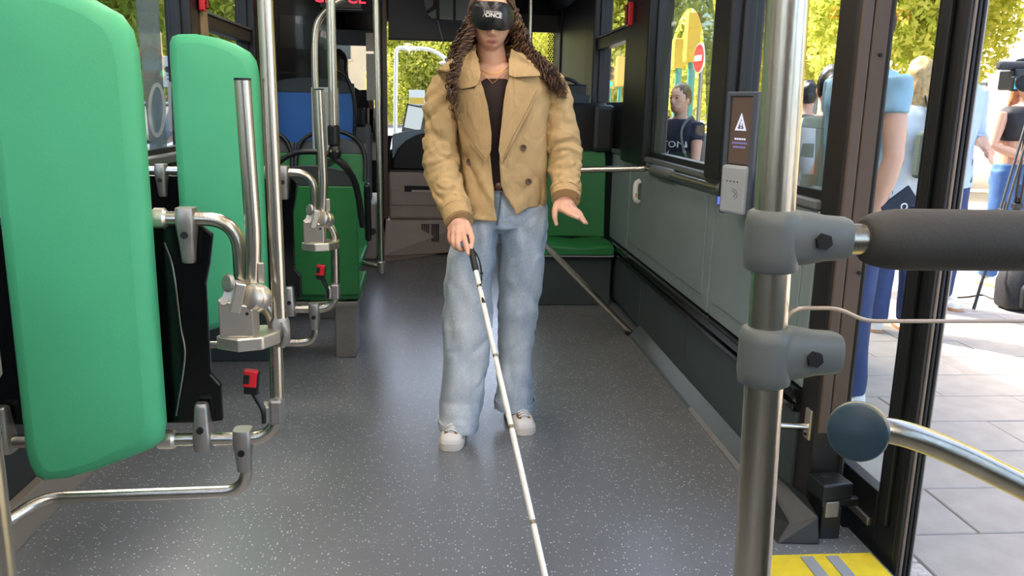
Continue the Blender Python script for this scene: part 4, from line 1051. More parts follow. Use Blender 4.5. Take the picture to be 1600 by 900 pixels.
wobble(jm, .010, 9, 3, (1.0, 1.0, .55)); crease(jm, .0085, 7, 5, (1, .6, .6), Matrix.Rotation(.5, 3, 'Y')); crease(jm, .006, 11, 15, (1, .6, .5), Matrix.Rotation(-.45, 3, 'Y'))
v, f = evaluated(jm, [('SOLIDIFY', dict(thickness=.007, offset=1.0))])
jk = MB().add(v, f).build('jacket', m_jacket, body, 180)
def sleeve(P, R, seed):
    mb = MB().tube(smooth_path(P, 16), R, 72, caps=True)
    def k(p): return 1.0
    # rumples across the arm, strongest around the elbow
    wobble(mb, .008, 13, seed, (.7, .7, 1.6)); crease(mb, .0065, 9, seed, (.7, .7, 1.5), Matrix.Rotation(.35, 3, 'Y')); crease(mb, .005, 12, seed+8, (.8, .8, 1.3), Matrix.Rotation(-.5, 3, 'Y'))
    return mb
sl1 = sleeve([A(708, 122, 3.15), A(692, 150, 3.145), A(689, 200, 3.115), A(689, 255, 3.09), A(698, 292, 3.03), A(711, 326, 2.965), A(717, 342, 2.925)], [.052, .060, .061, .0655, .060, .0525, .048], 11).build('sleeve', m_jacket, jk, 180)
sl2 = sleeve([A(850, 117, 3.15), A(866, 145, 3.145), A(875, 190, 3.115), A(880, 232, 3.095), A(883, 268, 3.05), A(884, 292, 3.02), A(884, 304, 3.0)], [.050, .056, .057, .0635, .058, .053, .050], 23).build('sleeve', m_jacket, jk, 180)
# cuffs with a strap
def cuff(a, b_, r, par, seed):
    d = (b_-a); o = MB().tube([a, a+d*.05, a+d*.5, a+d*.95, b_, b_-d*.15], [r*.98, r*1.03, r*1.03, r*1.01, r*.97, r*.85], 32, caps=False); wobble(o, .003, 20, seed)
    o.build('cuff', m_jacket2, par, 60)
    MB().tube([a+d*.08, a+d*.10, a+d*.42, a+d*.44], [r*1.03, r*1.075, r*1.075, r*1.03], 32, caps=False).build('cuff_strap', m_jacket, par, 60)
cuff(A(708, 318, 2.985), A(719, 348, 2.90), .051, sl1, 4)
cuff(A(884, 293, 3.02), A(884, 312, 2.975), .053, sl2, 6)
MB().obox(A(902, 303, 2.975), (.004, .012, .018)).build('strap_end', m_thread, sl2, 0, .002)
MB().ball(A(695, 337, 2.93), (.006, .006, .012), 10, 6).build('strap_buckle', m_horn, sl1)
# ---- lapels, collar, flaps: thick cloth pieces lying on the chest
def patch(poly, off, th, mat, name, parent, cuts=3, yfn=jfront, lift=None):
    P = []
    for px, py in poly:
        Y = 3.0
        for _ in range(4):
            q = A(px, py, Y); Y = yfn(q.x, q.z)-off
        P.append((q.x, q.z))
    b = bmesh.new(); vs_ = [b.verts.new((x, 0, z)) for x, z in P]; b.faces.new(vs_)
    bmesh.ops.triangulate(b, faces=b.faces)
    for _ in range(cuts): bmesh.ops.subdivide_edges(b, edges=b.edges, cuts=1, use_grid_fill=True)
    for v_ in b.verts:
        k = lift(v_.co.x, v_.co.z) if lift else 0
        v_.co.y = yfn(v_.co.x, v_.co.z)-off-k
    mb = MB(); b.verts.ensure_lookup_table(); b.verts.index_update()
    mb.add([tuple(v_.co) for v_ in b.verts], [tuple(v_.index for v_ in f_.verts) for f_ in b.faces]); b.free()
    v, f = evaluated(mb, [('SOLIDIFY', dict(thickness=th, offset=0.0))])
    return MB().add(v, f).build(name, mat, parent, 50)
lap1 = patch([(746, 118), (742, 138), (712, 143), (714, 170), (721, 199), (738, 228), (759, 254), (767, 236), (768, 210), (762, 165), (754, 135)], .019, .008, m_jacket2, 'lapel', jk)
lap2 = patch([(797, 118), (803, 122), (841, 140), (826, 175), (805, 215), (784, 254), (779, 235), (783, 200), (787, 160), (791, 135)], .020, .008, m_jacket2, 'lapel', jk)
def cfn(x, z): return min(jfront(x, z), 3.06)-.004
patch([(p_.x, p_.y) for p_ in smooth_path([(741, 80, 0), (728, 94, 0), (713, 110, 0), (704, 122, 0), (706, 133, 0), (716, 138, 0), (734, 137, 0), (747, 131, 0), (751, 116, 0), (748, 98, 0), (744, 84, 0)], 3)] or [(741, 80), (730, 92), (716, 107), (704, 122), (707, 133), (714, 139), (732, 137), (747, 132), (752, 118), (749, 98), (745, 86)], .024, .008, m_jacket2, 'collar_leaf', jk, yfn=cfn)
patch([(799, 76), (812, 86), (828, 98), (843, 112), (843, 119), (822, 120), (803, 121), (795, 118), (795, 98)], .026, .008, m_jacket2, 'collar_leaf', jk, yfn=cfn)
# collar stand round the back of the neck
cs = []
for k in range(33):
    a = math.radians(62)+(2*math.pi-math.radians(124))*k/32
    s, c = math.sin(a), math.cos(a); o = A(771, 92, 3.15)
    cs.append([(o.x+r*s*1.05, 3.15-r*c*.95, o.z+dz) for r, dz in ((.072, .050), (.080, .048), (.094, .0), (.112, -.035), (.104, -.036), (.080, -.005))])
MB().loft(cs).build('collar_stand', m_jacket, jk, 60)
# stitch lines on the lapels
def onfront(pts, off, yfn=jfront):
    out = []
    for px, py in pts:
        Y = 3.0
        for _ in range(4):
            q = A(px, py, Y); Y = yfn(q.x, q.z)-off
        out.append(Vector((q.x, Y, q.z)))
    return out
for pts in ([(714, 147), (716, 172), (724, 198), (741, 226), (758, 248)], [(838, 143), (824, 172), (803, 211), (786, 247)]):
    MB().tube(smooth_path(onfront(pts, (.024 if pts[0][1] < 200 else .010)), 4), .0012, 6).build('stitching', m_thread, jk)
for px, py in ((733, 253), (818, 231), (826, 284), (735, 305)):
    p = onfront([(px, py)], .012)[0]
    bt = MB().lathe([(.001, .006), (.006, .0055), (.0095, .007), (.0112, .004), (.0105, 0)], p+Vector((0, .002, 0)), (0, -1, .08), 18).build('button', m_horn, jk)
# epaulette
MB().loft([[tuple(A(px+dx, py+dy, Y)+Vector((0, 0, dz))) for dx, dy, dz in ((-8, -2, 0), (8, 2, 0), (8, 2, .012), (-8, -2, .012))] for px, py, Y in ((694, 112, 3.02), (690, 115, 3.12), (692, 114, 3.24))]).build('epaulette', m_jacket2, jk, 40, .004)
# ---- necklace
MB().tube(smooth_path([A(742, 98, 3.08), A(748, 107, 3.065), A(758, 113, 3.060), A(770, 116, 3.058), A(782, 113, 3.060), A(793, 106, 3.066), A(799, 97, 3.08)], 6), .0022, 6).build('necklace', m_gold, body)
MB().tube(smooth_path([A(752, 112, 3.063), A(764, 124, 3.055), A(770, 130, 3.052), A(777, 124, 3.055), A(790, 112, 3.063)], 6), .0012, 6).build('fine_chain', m_gold, body)

# ---- jeans
jn = MB()
jn.loft([ring_px(*q, 36, .9) for q in ((292, 733, 850, 3.14, .112), (320, 728, 852, 3.135, .118), (338, 724, 853, 3.132, .119), (352, 728, 852, 3.13, .108), (360, 745, 838, 3.13, .06))])
jn.loft([ring_px(*q, 32, .9) for q in ((322, 728, 782, 3.13, .105), (350, 716, 776, 3.12, .110), (400, 698, 774, 3.10, .105), (450, 695, 770, 3.075, .095), (500, 694, 768, 3.055, .088), (560, 691, 764, 3.05, .084), (620, 688, 755, 3.035, .088), (650, 686, 750, 3.003, .100))]+[ring_px(674, 683, 748, 2.995, .094, 32, .8, True), ring_px(688, 680, 748, 2.987, .099, 32, .78, True), ring_px(722, 680, 748, 2.987, .099, 32, .78, True)])
jn.loft([ring_px(*q, 32, .9) for q in ((318, 780, 853, 3.13, .105), (350, 779, 854, 3.135, .112), (400, 779, 852, 3.14, .102), (450, 777, 845, 3.155, .09), (500, 778, 836, 3.17, .085), (560, 778, 832, 3.185, .082), (605, 777, 832, 3.165, .092))]+[ring_px(640, 775, 833, 3.16, .092, 32, .8, True), ring_px(656, 773, 836, 3.157, .098, 32, .78, True), ring_px(690, 773, 836, 3.157, .098, 32, .78, True)])
jn = union(jn, .006, 3, .5); wobble(jn, .0085, 8, 2, (1.3, 1.3, .38)); crease(jn, .0055, 7, 3, (1, .7, .35), Matrix.Rotation(.25, 3, 'Y')); crease(jn, .004, 10, 13, (1, .7, .8), Matrix.Rotation(-.6, 3, 'Y'))
zc1, zc2, xm = A(714, 676, 2.888).z, A(805, 642, 3.06).z, A(775, 640, 3.08).x
V_ = jn.v; jn.f = [q for q in jn.f if any(V_[i][2] > (zc1 if V_[i][0] < xm else zc2) for i in q)]
jo = jn.build('jeans', m_denim, body, 180)
# stacked hems
for q0, q1, q2 in (((668, 687, 747, 2.99, .093), (677, 686, 747, 2.987, .0955), (680, 687, 746, 2.987, .093)), ((634, 774, 834, 3.158, .094), (643, 773, 836, 3.157, .0975), (646, 774, 835, 3.157, .095))):
    hm = MB().loft([ring_px(*q, 40, .78, True) for q in (q0, q1, q2)], caps=False)
    v, f = evaluated(hm, [('SOLIDIFY', dict(thickness=.004, offset=1.0))])
    MB().add(v, f).build('hem', m_denim, jo, 60)
# outer seams with pale bar tacks
def seam_side(pts, Yc, par):
    P = [A(px, py, Y) for px, py, Y in pts]; P = smooth_path(P, 14); mb = MB()
    for k, p in enumerate(P): mb.obox(p+Vector((.004 if pts[0][0] < 775 else -.004, 0, 0)), (.002, .005, .0026), Matrix.Rotation(random.uniform(-.5, .5), 3, 'Y'))
    o = mb.build('side_seam', m_hem, par, 0); o['kind'] = 'stuff'
# fly, waistband, pocket mouth
def jeansfront(x, z): return 3.015
MB().tube(smooth_path([A(783, 300, 3.022), A(780, 330, 3.012), A(778, 345, 3.012), A(777, 352, 3.015)], 5), .003, 6).build('fly_seam', M('dark denim seam', '55636f', .8), jo)
MB().tube(smooth_path([A(806, 304, 3.02), A(815, 318, 3.018), A(830, 322, 3.03), A(846, 316, 3.07)], 5), .0028, 6).build('pocket_seam', m_hem, jo)
MB().ball(A(779, 291, 3.0), (.012, .006, .014), 12, 8).build('waist_button', m_horn, jo)
# ---- sneakers
def sneaker(toe, ang, par):
    R = Matrix.Rotation(ang, 3, 'Z'); o = Vector((toe[0], toe[1], 0))
    def T(x, y, z): return o + R @ Vector((x, y, z))
    st = [(.000, .018, .0), (.006, .030, .0), (.02, .041, 0), (.05, .0475, 0), (.09, .047, 0), (.13, .041, 0), (.17, .037, 0), (.21, .0375, 0), (.245, .034, 0), (.262, .020, 0)]
    def outline(s, z): return [T(w*s, y, z) for y, w, _ in st]+[T(-w*s, y, z) for y, w, _ in reversed(st)]
    sole = MB().loft([outline(.96, .001), outline(1.0, .006), outline(1.0, .026), outline(.95, .03)]).build('sole', m_sole, None, 45)
    hgt = [(.004, .020, .036), (.012, .033, .046), (.03, .041, .056), (.06, .044, .063), (.09, .043, .075), (.12, .039, .088), (.15, .036, .098), (.19, .0355, .108), (.23, .034, .108), (.256, .026, .104)]
    rg = []
    for y, w, h_ in hgt:
        r = []
        for k in range(18):
            a = math.pi*k/17; c = math.cos(a); s = math.sin(a)
            r.append(T(w*math.copysign(abs(c)**.7, c), y, .022+(h_-.022)*s**.75))
        rg.append(r)
    up = MB().loft(rg); wobble(up, .0015, 30, 3)
    sole.parent = par
    off = Vector((0, 0, 0)); 
    u = up.build('upper', m_shoe, sole, 60)
    MB().loft([[T(x, y, z) for x, z in ((-.016, .004+h_), (0, .010+h_), (.016, .004+h_), (.016, -.01+h_), (-.016, -.01+h_))] for y, h_ in ((.042, .058), (.07, .067), (.10, .078), (.14, .092))]).build('tongue', m_shoe, sole, 50)
    for s in (-1, 1):
        MB().loft([[T(s*x, y, z) for x, z in ((.014, h_+.006), (.030, h_-.012), (.027, h_-.02), (.012, h_-.006))] for y, h_ in ((.036, .060), (.052, .065), (.075, .071), (.10, .081), (.13, .092))]).build('eyelet_strip', m_leop, sole, 50)
        MB().loft([[T(s*x, y, z) for x, z in ((.0345, .075), (.038, .06), (.037, .045), (.033, .045))] for y in (.18, .22)]).build('heel_patch', m_leop, sole, 50)
    for k in range(5):
        y = .043+k*.013; z = .066+k*.0045
        MB().tube(smooth_path([T(-.02, y, z-.003), T(0, y-.003, z+.006), T(.02, y, z-.003)], 4), .0032, 8).build('lace', m_white, sole)
    return sole
tl = atz(702, 706, 0); tr = atz(823, 681, 0)
sh1 = sneaker(tl, math.radians(-9), body); sh1['label'] = 'white sneaker with leopard trim'
sh2 = sneaker(tr, math.radians(9), body); sh2['label'] = 'white sneaker with leopard trim'
for s_, nm in ((sh1, 'sneaker'), (sh2, 'sneaker')): s_.name = nm

# ---- eye mask
def mfront(x, z, a=.0835, b_=.106, c=.125):
    u = ((x-HC.x)/a)**2+((z-HC.z)/c)**2; return HC.y-b_*math.sqrt(max(.03, 1-u))
mk = [(738.5, 9), (741, 5), (746, 3), (763, 3.5), (777, 4), (789, 6), (796, 10), (801, 18), (803, 27), (801.5, 36), (798, 41.5), (792, 45.5), (785, 46.5), (778, 46), (772, 44.5), (768, 43.5), (764, 45), (757, 46), (750, 44.5), (744, 40), (740, 34), (738, 22)]
mc = A(770, 24, 3.01)
def puff(x, z): return .006*max(0, 1-((x-mc.x)/.075)**2-((z-mc.z)/.05)**2)+.0016*noise.noise(Vector((x*60, z*130, 1)))
mask = patch(mk, .006, .007, m_sat, 'eye_mask', body, 4, mfront, puff); mask['label'] = 'black satin eye mask'
rim = []
for px, py in mk+mk[:1]:
    Y = 3.0
    for _ in range(4):
        q = A(px, py, Y); Y = mfront(q.x, q.z)-.006
    rim.append(Vector((q.x, Y, q.z)))
MB().tube(smooth_path(rim, 4), .0036, 8).build('mask_piping', m_blackmat, mask)
MB().tube([(HC.x+.082*math.sin(a), HC.y-.104*math.cos(a), HC.z-.004) for a in np.linspace(1.15, 2*math.pi-1.15, 30)], .008, 8, flat=.3).build('mask_strap', m_blackmat, mask)
m_print = M('white print', 'd8d4cc', .6)
def on_mask(cx_, cz_):
    def f(u, v, d): 
        x, z = cx_+u, cz_+v-.06*u
        return (x, mfront(x, z)-.0095-puff(x, z)-d-.0012, z)
    return f
p = A(771.6, 24.2, 2.995); text_mb('ONCE', .0205, on_mask(p.x, p.z), .001, bold=.0007).build('mask_lettering', m_print, mask, 0)
p = A(771.6, 18.8, 2.995); text_mb('GRUPO SOCIAL', .0080, on_mask(p.x, p.z), .001, bold=.0002).build('mask_lettering', m_print, mask, 0)
p = A(756.8, 20.5, 2.995); f_ = on_mask(p.x, p.z)
def ln(a, b_, r=.0009): return MB().tube([f_(*a, .0006), f_(*b_, .0006)], r, 6)
lg = MB(); lg.ball(f_(0, .011, .0006), .0022, 8, 6)
for a, b_ in (((0, .008), (.001, -.001)), ((.001, -.001), (-.005, -.011)), ((.001, -.001), (.006, -.011)), ((.006, -.011), (.009, -.011))): q_ = ln(a, b_); lg.add(q_.v, q_.f)
lg.build('mask_logo', m_print, mask)

# ---- hair: cap and curls
hc = MB(); rows = []
for i in range(29):
    th = math.pi*(.02+.72*i/28); row = []
    for k in range(41):
        f0 = 46+50*sstep(.42*28, .75*28, i); a = math.radians(f0)+math.radians(360-2*f0)*k/40
        if i < 9: a = math.radians(46*i/9)+(2*math.pi-2*math.radians(46*i/9))*k/40
        p_ = head_pt((math.sin(th)*math.sin(a), math.sin(th)*math.cos(a), math.cos(th)))
        d = (p_-HC); row.append(tuple(HC+d*(1.07+.05*noise.noise(d*40))))
    rows.append(row)
hc.loft(rows, closed=False)
v, f = evaluated(hc, [('SOLIDIFY', dict(thickness=.006, offset=1.0))])
hair = MB().add(v, f).build('hair', m_hair, body, 180)
rnd = random.Random(5)
def curl(P, r, cr, pitch, seed, mb):
    P = smooth_path(P, 10); P = [Vector(q) for q in resample(P, int(14+len(P)*1.6))]; out = []; rr = random.Random(seed); ph = rr.uniform(0, 6.28); L = 0
    for i, p_ in enumerate(P):
        t_ = (P[min(i+1, len(P)-1)]-P[max(i-1, 0)]).normalized(); u = t_.orthogonal().normalized(); w = t_.cross(u)
        if i: L += (P[i]-P[i-1]).length
        a = ph+L/pitch*6.28+1.6*noise.noise(p_*22+Vector((seed, 0, 0))); k = min(1, L/.06)*(.65+.7*abs(noise.noise(p_*15+Vector((0, seed, 0)))))
        out.append(p_+(u*math.cos(a)+w*math.sin(a))*cr*k)
    n_ = len(out); mb.tube(out, [r*(.7+.3*min(1, i/5))*(1-.75*max(0, (i/n_-.7)/.3)) for i in range(n_)], 5)
gr = [MB(), MB()]
k = 0
for i in range(230):        # behind the collar at the left of the picture
    q = rnd.random(); w = rnd.uniform(-1, 1); dY = rnd.uniform(-.03, .07)
    end = rnd.uniform(.5, 1)
    P = [A(752+w*9-q*6, -14+q*26, 3.09+dY*.4), A(741-q*9+w*3, 22+q*8, 3.095+dY*.7), A(728+w*11, 56, 3.10+dY)]
    if end > .6: P += [A(720+w*16, 82, 3.11+dY*.8)]
    if end > .75: P += [A(712+w*15, 104+w*6, 3.12+dY*.7)]
    curl(P, rnd.uniform(.0012, .0028), rnd.uniform(.004, .016), rnd.uniform(.028, .07), i, gr[rnd.random() < .35])
for i in range(34):         # locks falling in front of the collar
    w = rnd.uniform(-1, 1); end = rnd.choice((150, 165, 178, 190))
    P = [A(742+w*4, 30, 3.07), A(731+w*8, 62, 3.03), A(717+w*6, 92, 3.0), A(708+w*8, 122, 2.985), A(708+w*9, 148, 2.975), A(712+w*6+(end-150)*.12, end, 2.975)]
    curl(P, rnd.uniform(.0012, .0024), rnd.uniform(.004, .013), rnd.uniform(.03, .055), 300+i, gr[rnd.random() < .4])
for i in range(230):       # blown back over the other shoulder
    q = rnd.random(); w = rnd.uniform(-1, 1); dY = rnd.uniform(-.03, .07)
    e = rnd.uniform(.5, 1.15)
    P = [A(788+w*9+q*6, -14+q*24, 3.09+dY*.4), A(803+w*4+q*3, 22+q*10, 3.10+dY*.6), A(811+w*9, 52, 3.11+dY), A(819+w*13, 78, 3.12+dY)]
    if e > .55: P += [A(838+w*15, 100+w*-4, 3.09+dY*.8)]
    if e > .7: P += [A(862+w*9, 120-w*5, 3.055+dY*.6)]
    if e > .82: P += [A(879+w*8, 142+rnd.uniform(-8, 14), 3.05+dY*.5)]
    curl(P, rnd.uniform(.0012, .0028), rnd.uniform(.004, .016), rnd.uniform(.028, .07), 500+i, gr[rnd.random() < .3])
for i in range(50):        # behind the neck
    w = rnd.uniform(-1, 1); P = [A(770+w*30, 20, 3.19), A(770+w*34, 60, 3.21), A(770+w*38, 95+rnd.uniform(0, 20), 3.25)]
    curl(P, .006, .010, .05, 900+i, gr[0])
gr[0].build('curls', m_hair, hair, 180); gr[1].build('curls', m_hair2, hair, 180)

cane = thing('white_cane', 'white folding cane held by the walking woman, reaching to the floor', 'cane', tip)
j = [424, 448, 557, 668, 817]
m_cane = M('white reflective tape', 'e8e4d8', .4, var=.04, vscale=40); m_joint = M('cane joint', '8f8468', .4, .6)
segs = [cpos(418)]+[cpos(q) for q in j[1:]]+[tip]
for a, b_ in zip(segs, segs[1:]):
    d = (b_-a).normalized(); MB().tube([a+d*.004, a+d*.008, b_-d*.012, b_-d*.006], [.0076, .0085, .0085, .0076], 14).build('cane_section', m_cane, cane)
for a in segs[1:-1]: MB().cyl(a-cdv*.012, a+cdv*.008, .0078, 12).build('cane_joint', m_joint, cane)
MB().tube([top, top+cdv*.01, top+cdv*.06, cpos(420), cpos(424)], [.009, .0108, .0108, .0112, .0092], 14).build('grip', M('black rubber grip', '191817', .55, bump=.2, bscale=120), cane)
MB().ball(tip, .014, 12, 8).build('cane_tip', m_white, cane)
st = smooth_path([A(735, 386, cy(386)), A(744, 396, cy(396)), A(750, 411, cy(411)), A(752.5, 426, cy(426)), A(752, 440, cy(440)), A(750, 446, cy(446)-.01)], 6)
MB().tube(st, .0026, 8).build('wrist_cord', m_blackmat, cane)
MB().tube(smooth_path([A(736, 390, cy(390)+.01), A(748, 404, cy(404)+.012), A(752, 426, cy(426)+.002)], 6), .0026, 8).build('wrist_cord', m_blackmat, cane)
MB().ball(A(752.5, 427, cy(427)), .006, 10, 6).build('cord_knot', m_blackmat, cane)
MB().tube(smooth_path([cpos(450)+Vector((.006, -.008, 0)), A(752, 460, cy(460)-.005), A(756, 474, cy(474)-.005)], 5), [.0022, .003, .007], 8).build('cord_tassel', m_blackmat, cane)

# ================================================================ street
ZP = -.10          # kerbside paving
m_pave = M('pale grey paving', 'a0968b', .8, var=.10, vscale=9, bump=.10, bscale=180)
m_joint2 = M('paving joint', '77716b', .9)
m_kerb = M('granite kerb', 'b9ada2', .8, var=.28, vscale=70, bump=.2, bscale=120)
m_road = M('asphalt', '55565a', .9, var=.1, vscale=30, bump=.1, bscale=200)
gnd = stag(MB().box(-70, 1.34, -30, 110, -.42, -.30).build('floor_road', m_road, smooth=0))
pv = stag(MB().box(1.46, 60, -30, 110, -.42, ZP-.006).build('floor_pavement', m_joint2, smooth=0))
pk = MB()
n = 0; shared = {}
def paver(x0, x1, y0, y1):
    w, d = round(x1-x0, 3), round(y1-y0, 3); key = (w, d)
    if key not in shared:
        g_ = .003
        a, b_, e = w/2-g_, d/2-g_, .004
        o = MB().loft([[(-a, -b_, -.03), (a, -b_, -.03), (a, b_, -.03), (-a, b_, -.03)], [(-a, -b_, -e), (a, -b_, -e), (a, b_, -e), (-a, b_, -e)], [(-a+e, -b_+e, 0), (a-e, -b_+e, 0), (a-e, b_-e, 0), (-a+e, b_-e, 0)]]).build('paver', m_pave, None, 0)
        shared[key] = o.data
    else:
        o = bpy.data.objects.new('paver', shared[key]); COL.objects.link(o)
    o.parent = pv; o.location = ((x0+x1)/2, (y0+y1)/2, ZP+random.uniform(-.0015, .0015))
rows_y = [1.39+.325*k for k in range(23)]
for k, y in enumerate(rows_y):
    x = 1.77-.68*2 if k % 2 else 1.77-.34-.68*2
    while x < 5.6:
        if x+.68 > 1.5: paver(max(x, 1.47), x+.68, y, y+.325)
        x += .68
MB().box(5.6, 60, -30, 110, ZP-.03, ZP).build('paving_beyond', m_pave, pv, 0)
MB().box(1.47, 5.6, 8.87, 110, ZP-.03, ZP).build('paving_beyond', m_pave, pv, 0)
MB().box(1.47, 5.6, -30, 1.38, ZP-.03, ZP).build('paving_beyond', m_pave, pv, 0)
kb = stag(MB().box(1.33, 1.468, -30, 110, -.42, ZP-.008).build('trim_3', m_joint2, smooth=0))
y = .2
while y < 6:
    MB().box(1.335, 1.465, y+.004, y+.996, -.30, ZP+.002).build('kerb_stone', m_kerb, kb, 0, .008); y += 1.0

# ---- trees
def leafmat(name, c1, c2):
    m, t, b = _new(name); out = t.nodes['Material Output']; t.nodes.remove(b)
    g_ = node(t, 'ShaderNodeNewGeometry')
    rp = node(t, 'ShaderNodeValToRGB'); rp.color_ramp.elements[0].color = (*lin(c1), 1); rp.color_ramp.elements[1].color = (*lin(c2), 1)
    t.links.new(g_.outputs['Random Per Island'], rp.inputs[0])
    d = node(t, 'ShaderNodeBsdfDiffuse'); tr = node(t, 'ShaderNodeBsdfTranslucent'); mx = node(t, 'ShaderNodeMixShader'); mx.inputs[0].default_value = .5
    t.links.new(rp.outputs[0], d.inputs[0]); t.links.new(rp.outputs[0], tr.inputs[0]); t.links.new(d.outputs[0], mx.inputs[1]); t.links.new(tr.outputs[0], mx.inputs[2]); t.links.new(mx.outputs[0], out.inputs[0])
    return m
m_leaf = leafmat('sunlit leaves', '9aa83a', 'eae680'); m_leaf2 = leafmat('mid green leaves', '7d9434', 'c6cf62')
m_bark = M('plane tree bark', '8d8470', .9, var=.3, vscale=14)
def crown_mesh(seed, R, n, leaf):
    rr = np.random.RandomState(seed); P = []
    blobs = [(rr.uniform(-.55, .55, 3)*np.array(R), rr.uniform(.42, .62)) for _ in range(12)]
    V_, F_ = [], []
    cnt = 0
    per = n//12
    for c, s in blobs:
        d = rr.normal(size=(per, 3)); d /= np.linalg.norm(d, axis=1)[:, None]
        rad = rr.uniform(.45, 1, per)**.5
        pts = c+d*rad[:, None]*np.array(R)*s
        a = rr.normal(size=(per, 3)); a /= np.linalg.norm(a, axis=1)[:, None]
        b_ = np.cross(a, rr.normal(size=(per, 3))); b_ /= np.linalg.norm(b_, axis=1)[:, None]
        L = leaf*rr.uniform(.6, 1.2, per)[:, None]
        q = np.stack([pts-a*L, pts+b_*L*.45, pts+a*L, pts-b_*L*.45], 1).reshape(-1, 3)
        V_.append(q)
    V_ = np.concatenate(V_); F_ = np.arange(len(V_)).reshape(-1, 4)
    me = bpy.data.meshes.new('foliage'); me.from_pydata(V_.tolist(), [], F_.tolist()); return me
crowns = {}
def tree(x, y, zb, R, label, seed, n=9000, leaf=.11, mat=None, zt=None, group='trees along the street', ground=ZP):
    t_ = thing('tree', label, 'tree', (x, y, ground), group)
    key = (seed, R, n, leaf)
    if key not in crowns: crowns[key] = crown_mesh(seed, R, n, leaf); crowns[key].materials.append(mat or m_leaf)
    o = bpy.data.objects.new('foliage', crowns[key]); COL.objects.link(o); o.parent = t_; o.location = (0, 0, zb+R[2]-ground); o['kind'] = 'stuff'
    MB().tube(smooth_path([(x, y, ground), (x+.05, y, zb*.5), (x-.04, y+.03, zb+.3), (x+.1, y, zb+R[2])], 4), [.17, .14, .11, .05], 10).build('trunk', m_bark, t_)
    return t_
tree(9.6, 5.4, 1.35, (2.3, 2.2, 3.2), 'leafy tree seen at the far right through the open doorway', 1, 42000, .085)
tree(9.4, 10.0, 1.4, (2.4, 2.3, 3.2), 'leafy tree behind the people seen between the door post and the door leaf', 2, 42000, .085)
tree(8.8, 14.8, 1.3, (2.4, 2.4, 3.2), 'leafy tree seen through the pane next to the door post', 3, 42000, .085)
tree(7.6, 19.8, .9, (2.4, 2.5, 3.2), 'leafy tree behind the traffic lights seen through the big kerb side window', 4, 34000, .10)
tree(6.9, 29.5, .9, (2.6, 2.6, 3.4), 'leafy tree seen through the small window with the sliding sash', 5, 26000, .13)
tree(14.4, 8.0, .6, (2.3, 2.6, 3.4), 'leafy tree standing in the second row at the far right', 6, 30000, .11)
tree(14.0, 14.0, .6, (2.4, 3.0, 3.4), 'leafy tree standing in the second row behind the door post', 14, 30000, .11)
for k, (x, y, zb, s) in enumerate(((-7.8, 36, .4, 7), (-.8, 38, .1, 8), (6.2, 42, .1, 9))):
    tree(x, y, zb, (2.9, 2.6, 3.4), ('leafy tree ahead of the windscreen at the left', 'leafy tree ahead of the windscreen in the middle', 'leafy tree ahead of the windscreen at the right')[k], 15, 60000, .11, ground=-.3).children[0].rotation_euler.z = k*2.1
for k, (x, y, zb, s) in enumerate(((-7.2, 18.6, .9, 10), (-7.4, 25.6, 1.0, 11), (-7.4, 11.6, 1.8, 12), (-7.4, 4.6, 2.2, 13))):
    tree(x, y, zb, (2.6, 2.9, 3.8), ('street side tree beside the advertising board', 'street side tree farther along the street', 'street side tree seen above the nearer green pad', 'street side tree at the left edge of the view')[k], s, 20000, .14, m_leaf2, ground=-.3)

# ---- buildings
m_cream = M('cream render', 'cdbb98', .9, var=.06, vscale=.6); m_brick = M('terracotta render', 'b07a58', .9, var=.08, vscale=.6); m_win = M('dark window glass', '39434a', .12)
def building(x0, x1, y0, y1, h, label, mat, side, floors, per):
    t_ = thing('building', label, 'building', ((x0+x1)/2, (y0+y1)/2, -.3))
    MB().box(x0, x1, y0, y1, -.3, h).build('walls', mat, t_, 0)
    MB().box(x0-.3, x1+.3, y0-.3, y1+.3, h, h+.5).build('cornice', mat, t_, 0)
    fh = h/floors; wm = None
    for f in range(floors):
        for k in range(per):
            z = f*fh+fh*.3
            if side in ('-x', '+x'):
                yy = y0+(k+.5)*(y1-y0)/per; X = x0 if side == '-x' else x1; s = -1 if side == '-x' else 1
                w = MB().box(min(X, X+s*.05), max(X, X+s*.05), yy-.55, yy+.55, z, z+fh*.5).build('window', m_win, t_, 0)
                MB().box(min(X, X+s*.10), max(X, X+s*.10), yy-.65, yy+.65, z-.12, z).build('sill', m_cream, w, 0)
            else:
                xx = x0+(k+.5)*(x1-x0)/per
                w = MB().box(xx-.55, xx+.55, y0-.05, y0, z, z+fh*.5).build('window', m_win, t_, 0)
                MB().box(xx-.65, xx+.65, y0-.10, y0, z-.12, z).build('sill', m_cream, w, 0)
    return t_
building(19, 30, 4, 44, 15, 'long cream building behind the kerb side trees', m_cream, '-x', 5, 12)
building(-14, 14, 62, 74, 13, 'pale building across the street ahead of the windscreen', m_cream, '-y', 4, 10)
building(-34, -19, 78, 95, 9.0, 'cream building far down the street side with sky above', m_cream, '-y', 3, 6)
building(-32, -19.5, 60, 70, 6.0, 'low terracotta building in front of the far cream one', m_brick, '-y', 2, 5)
building(-30, -15.5, -14, 34, 27, 'tall cream building added behind the street side trees as a sun block', m_cream, '+x', 8, 13)  # unseen, added tall enough to keep direct sun out of the bus

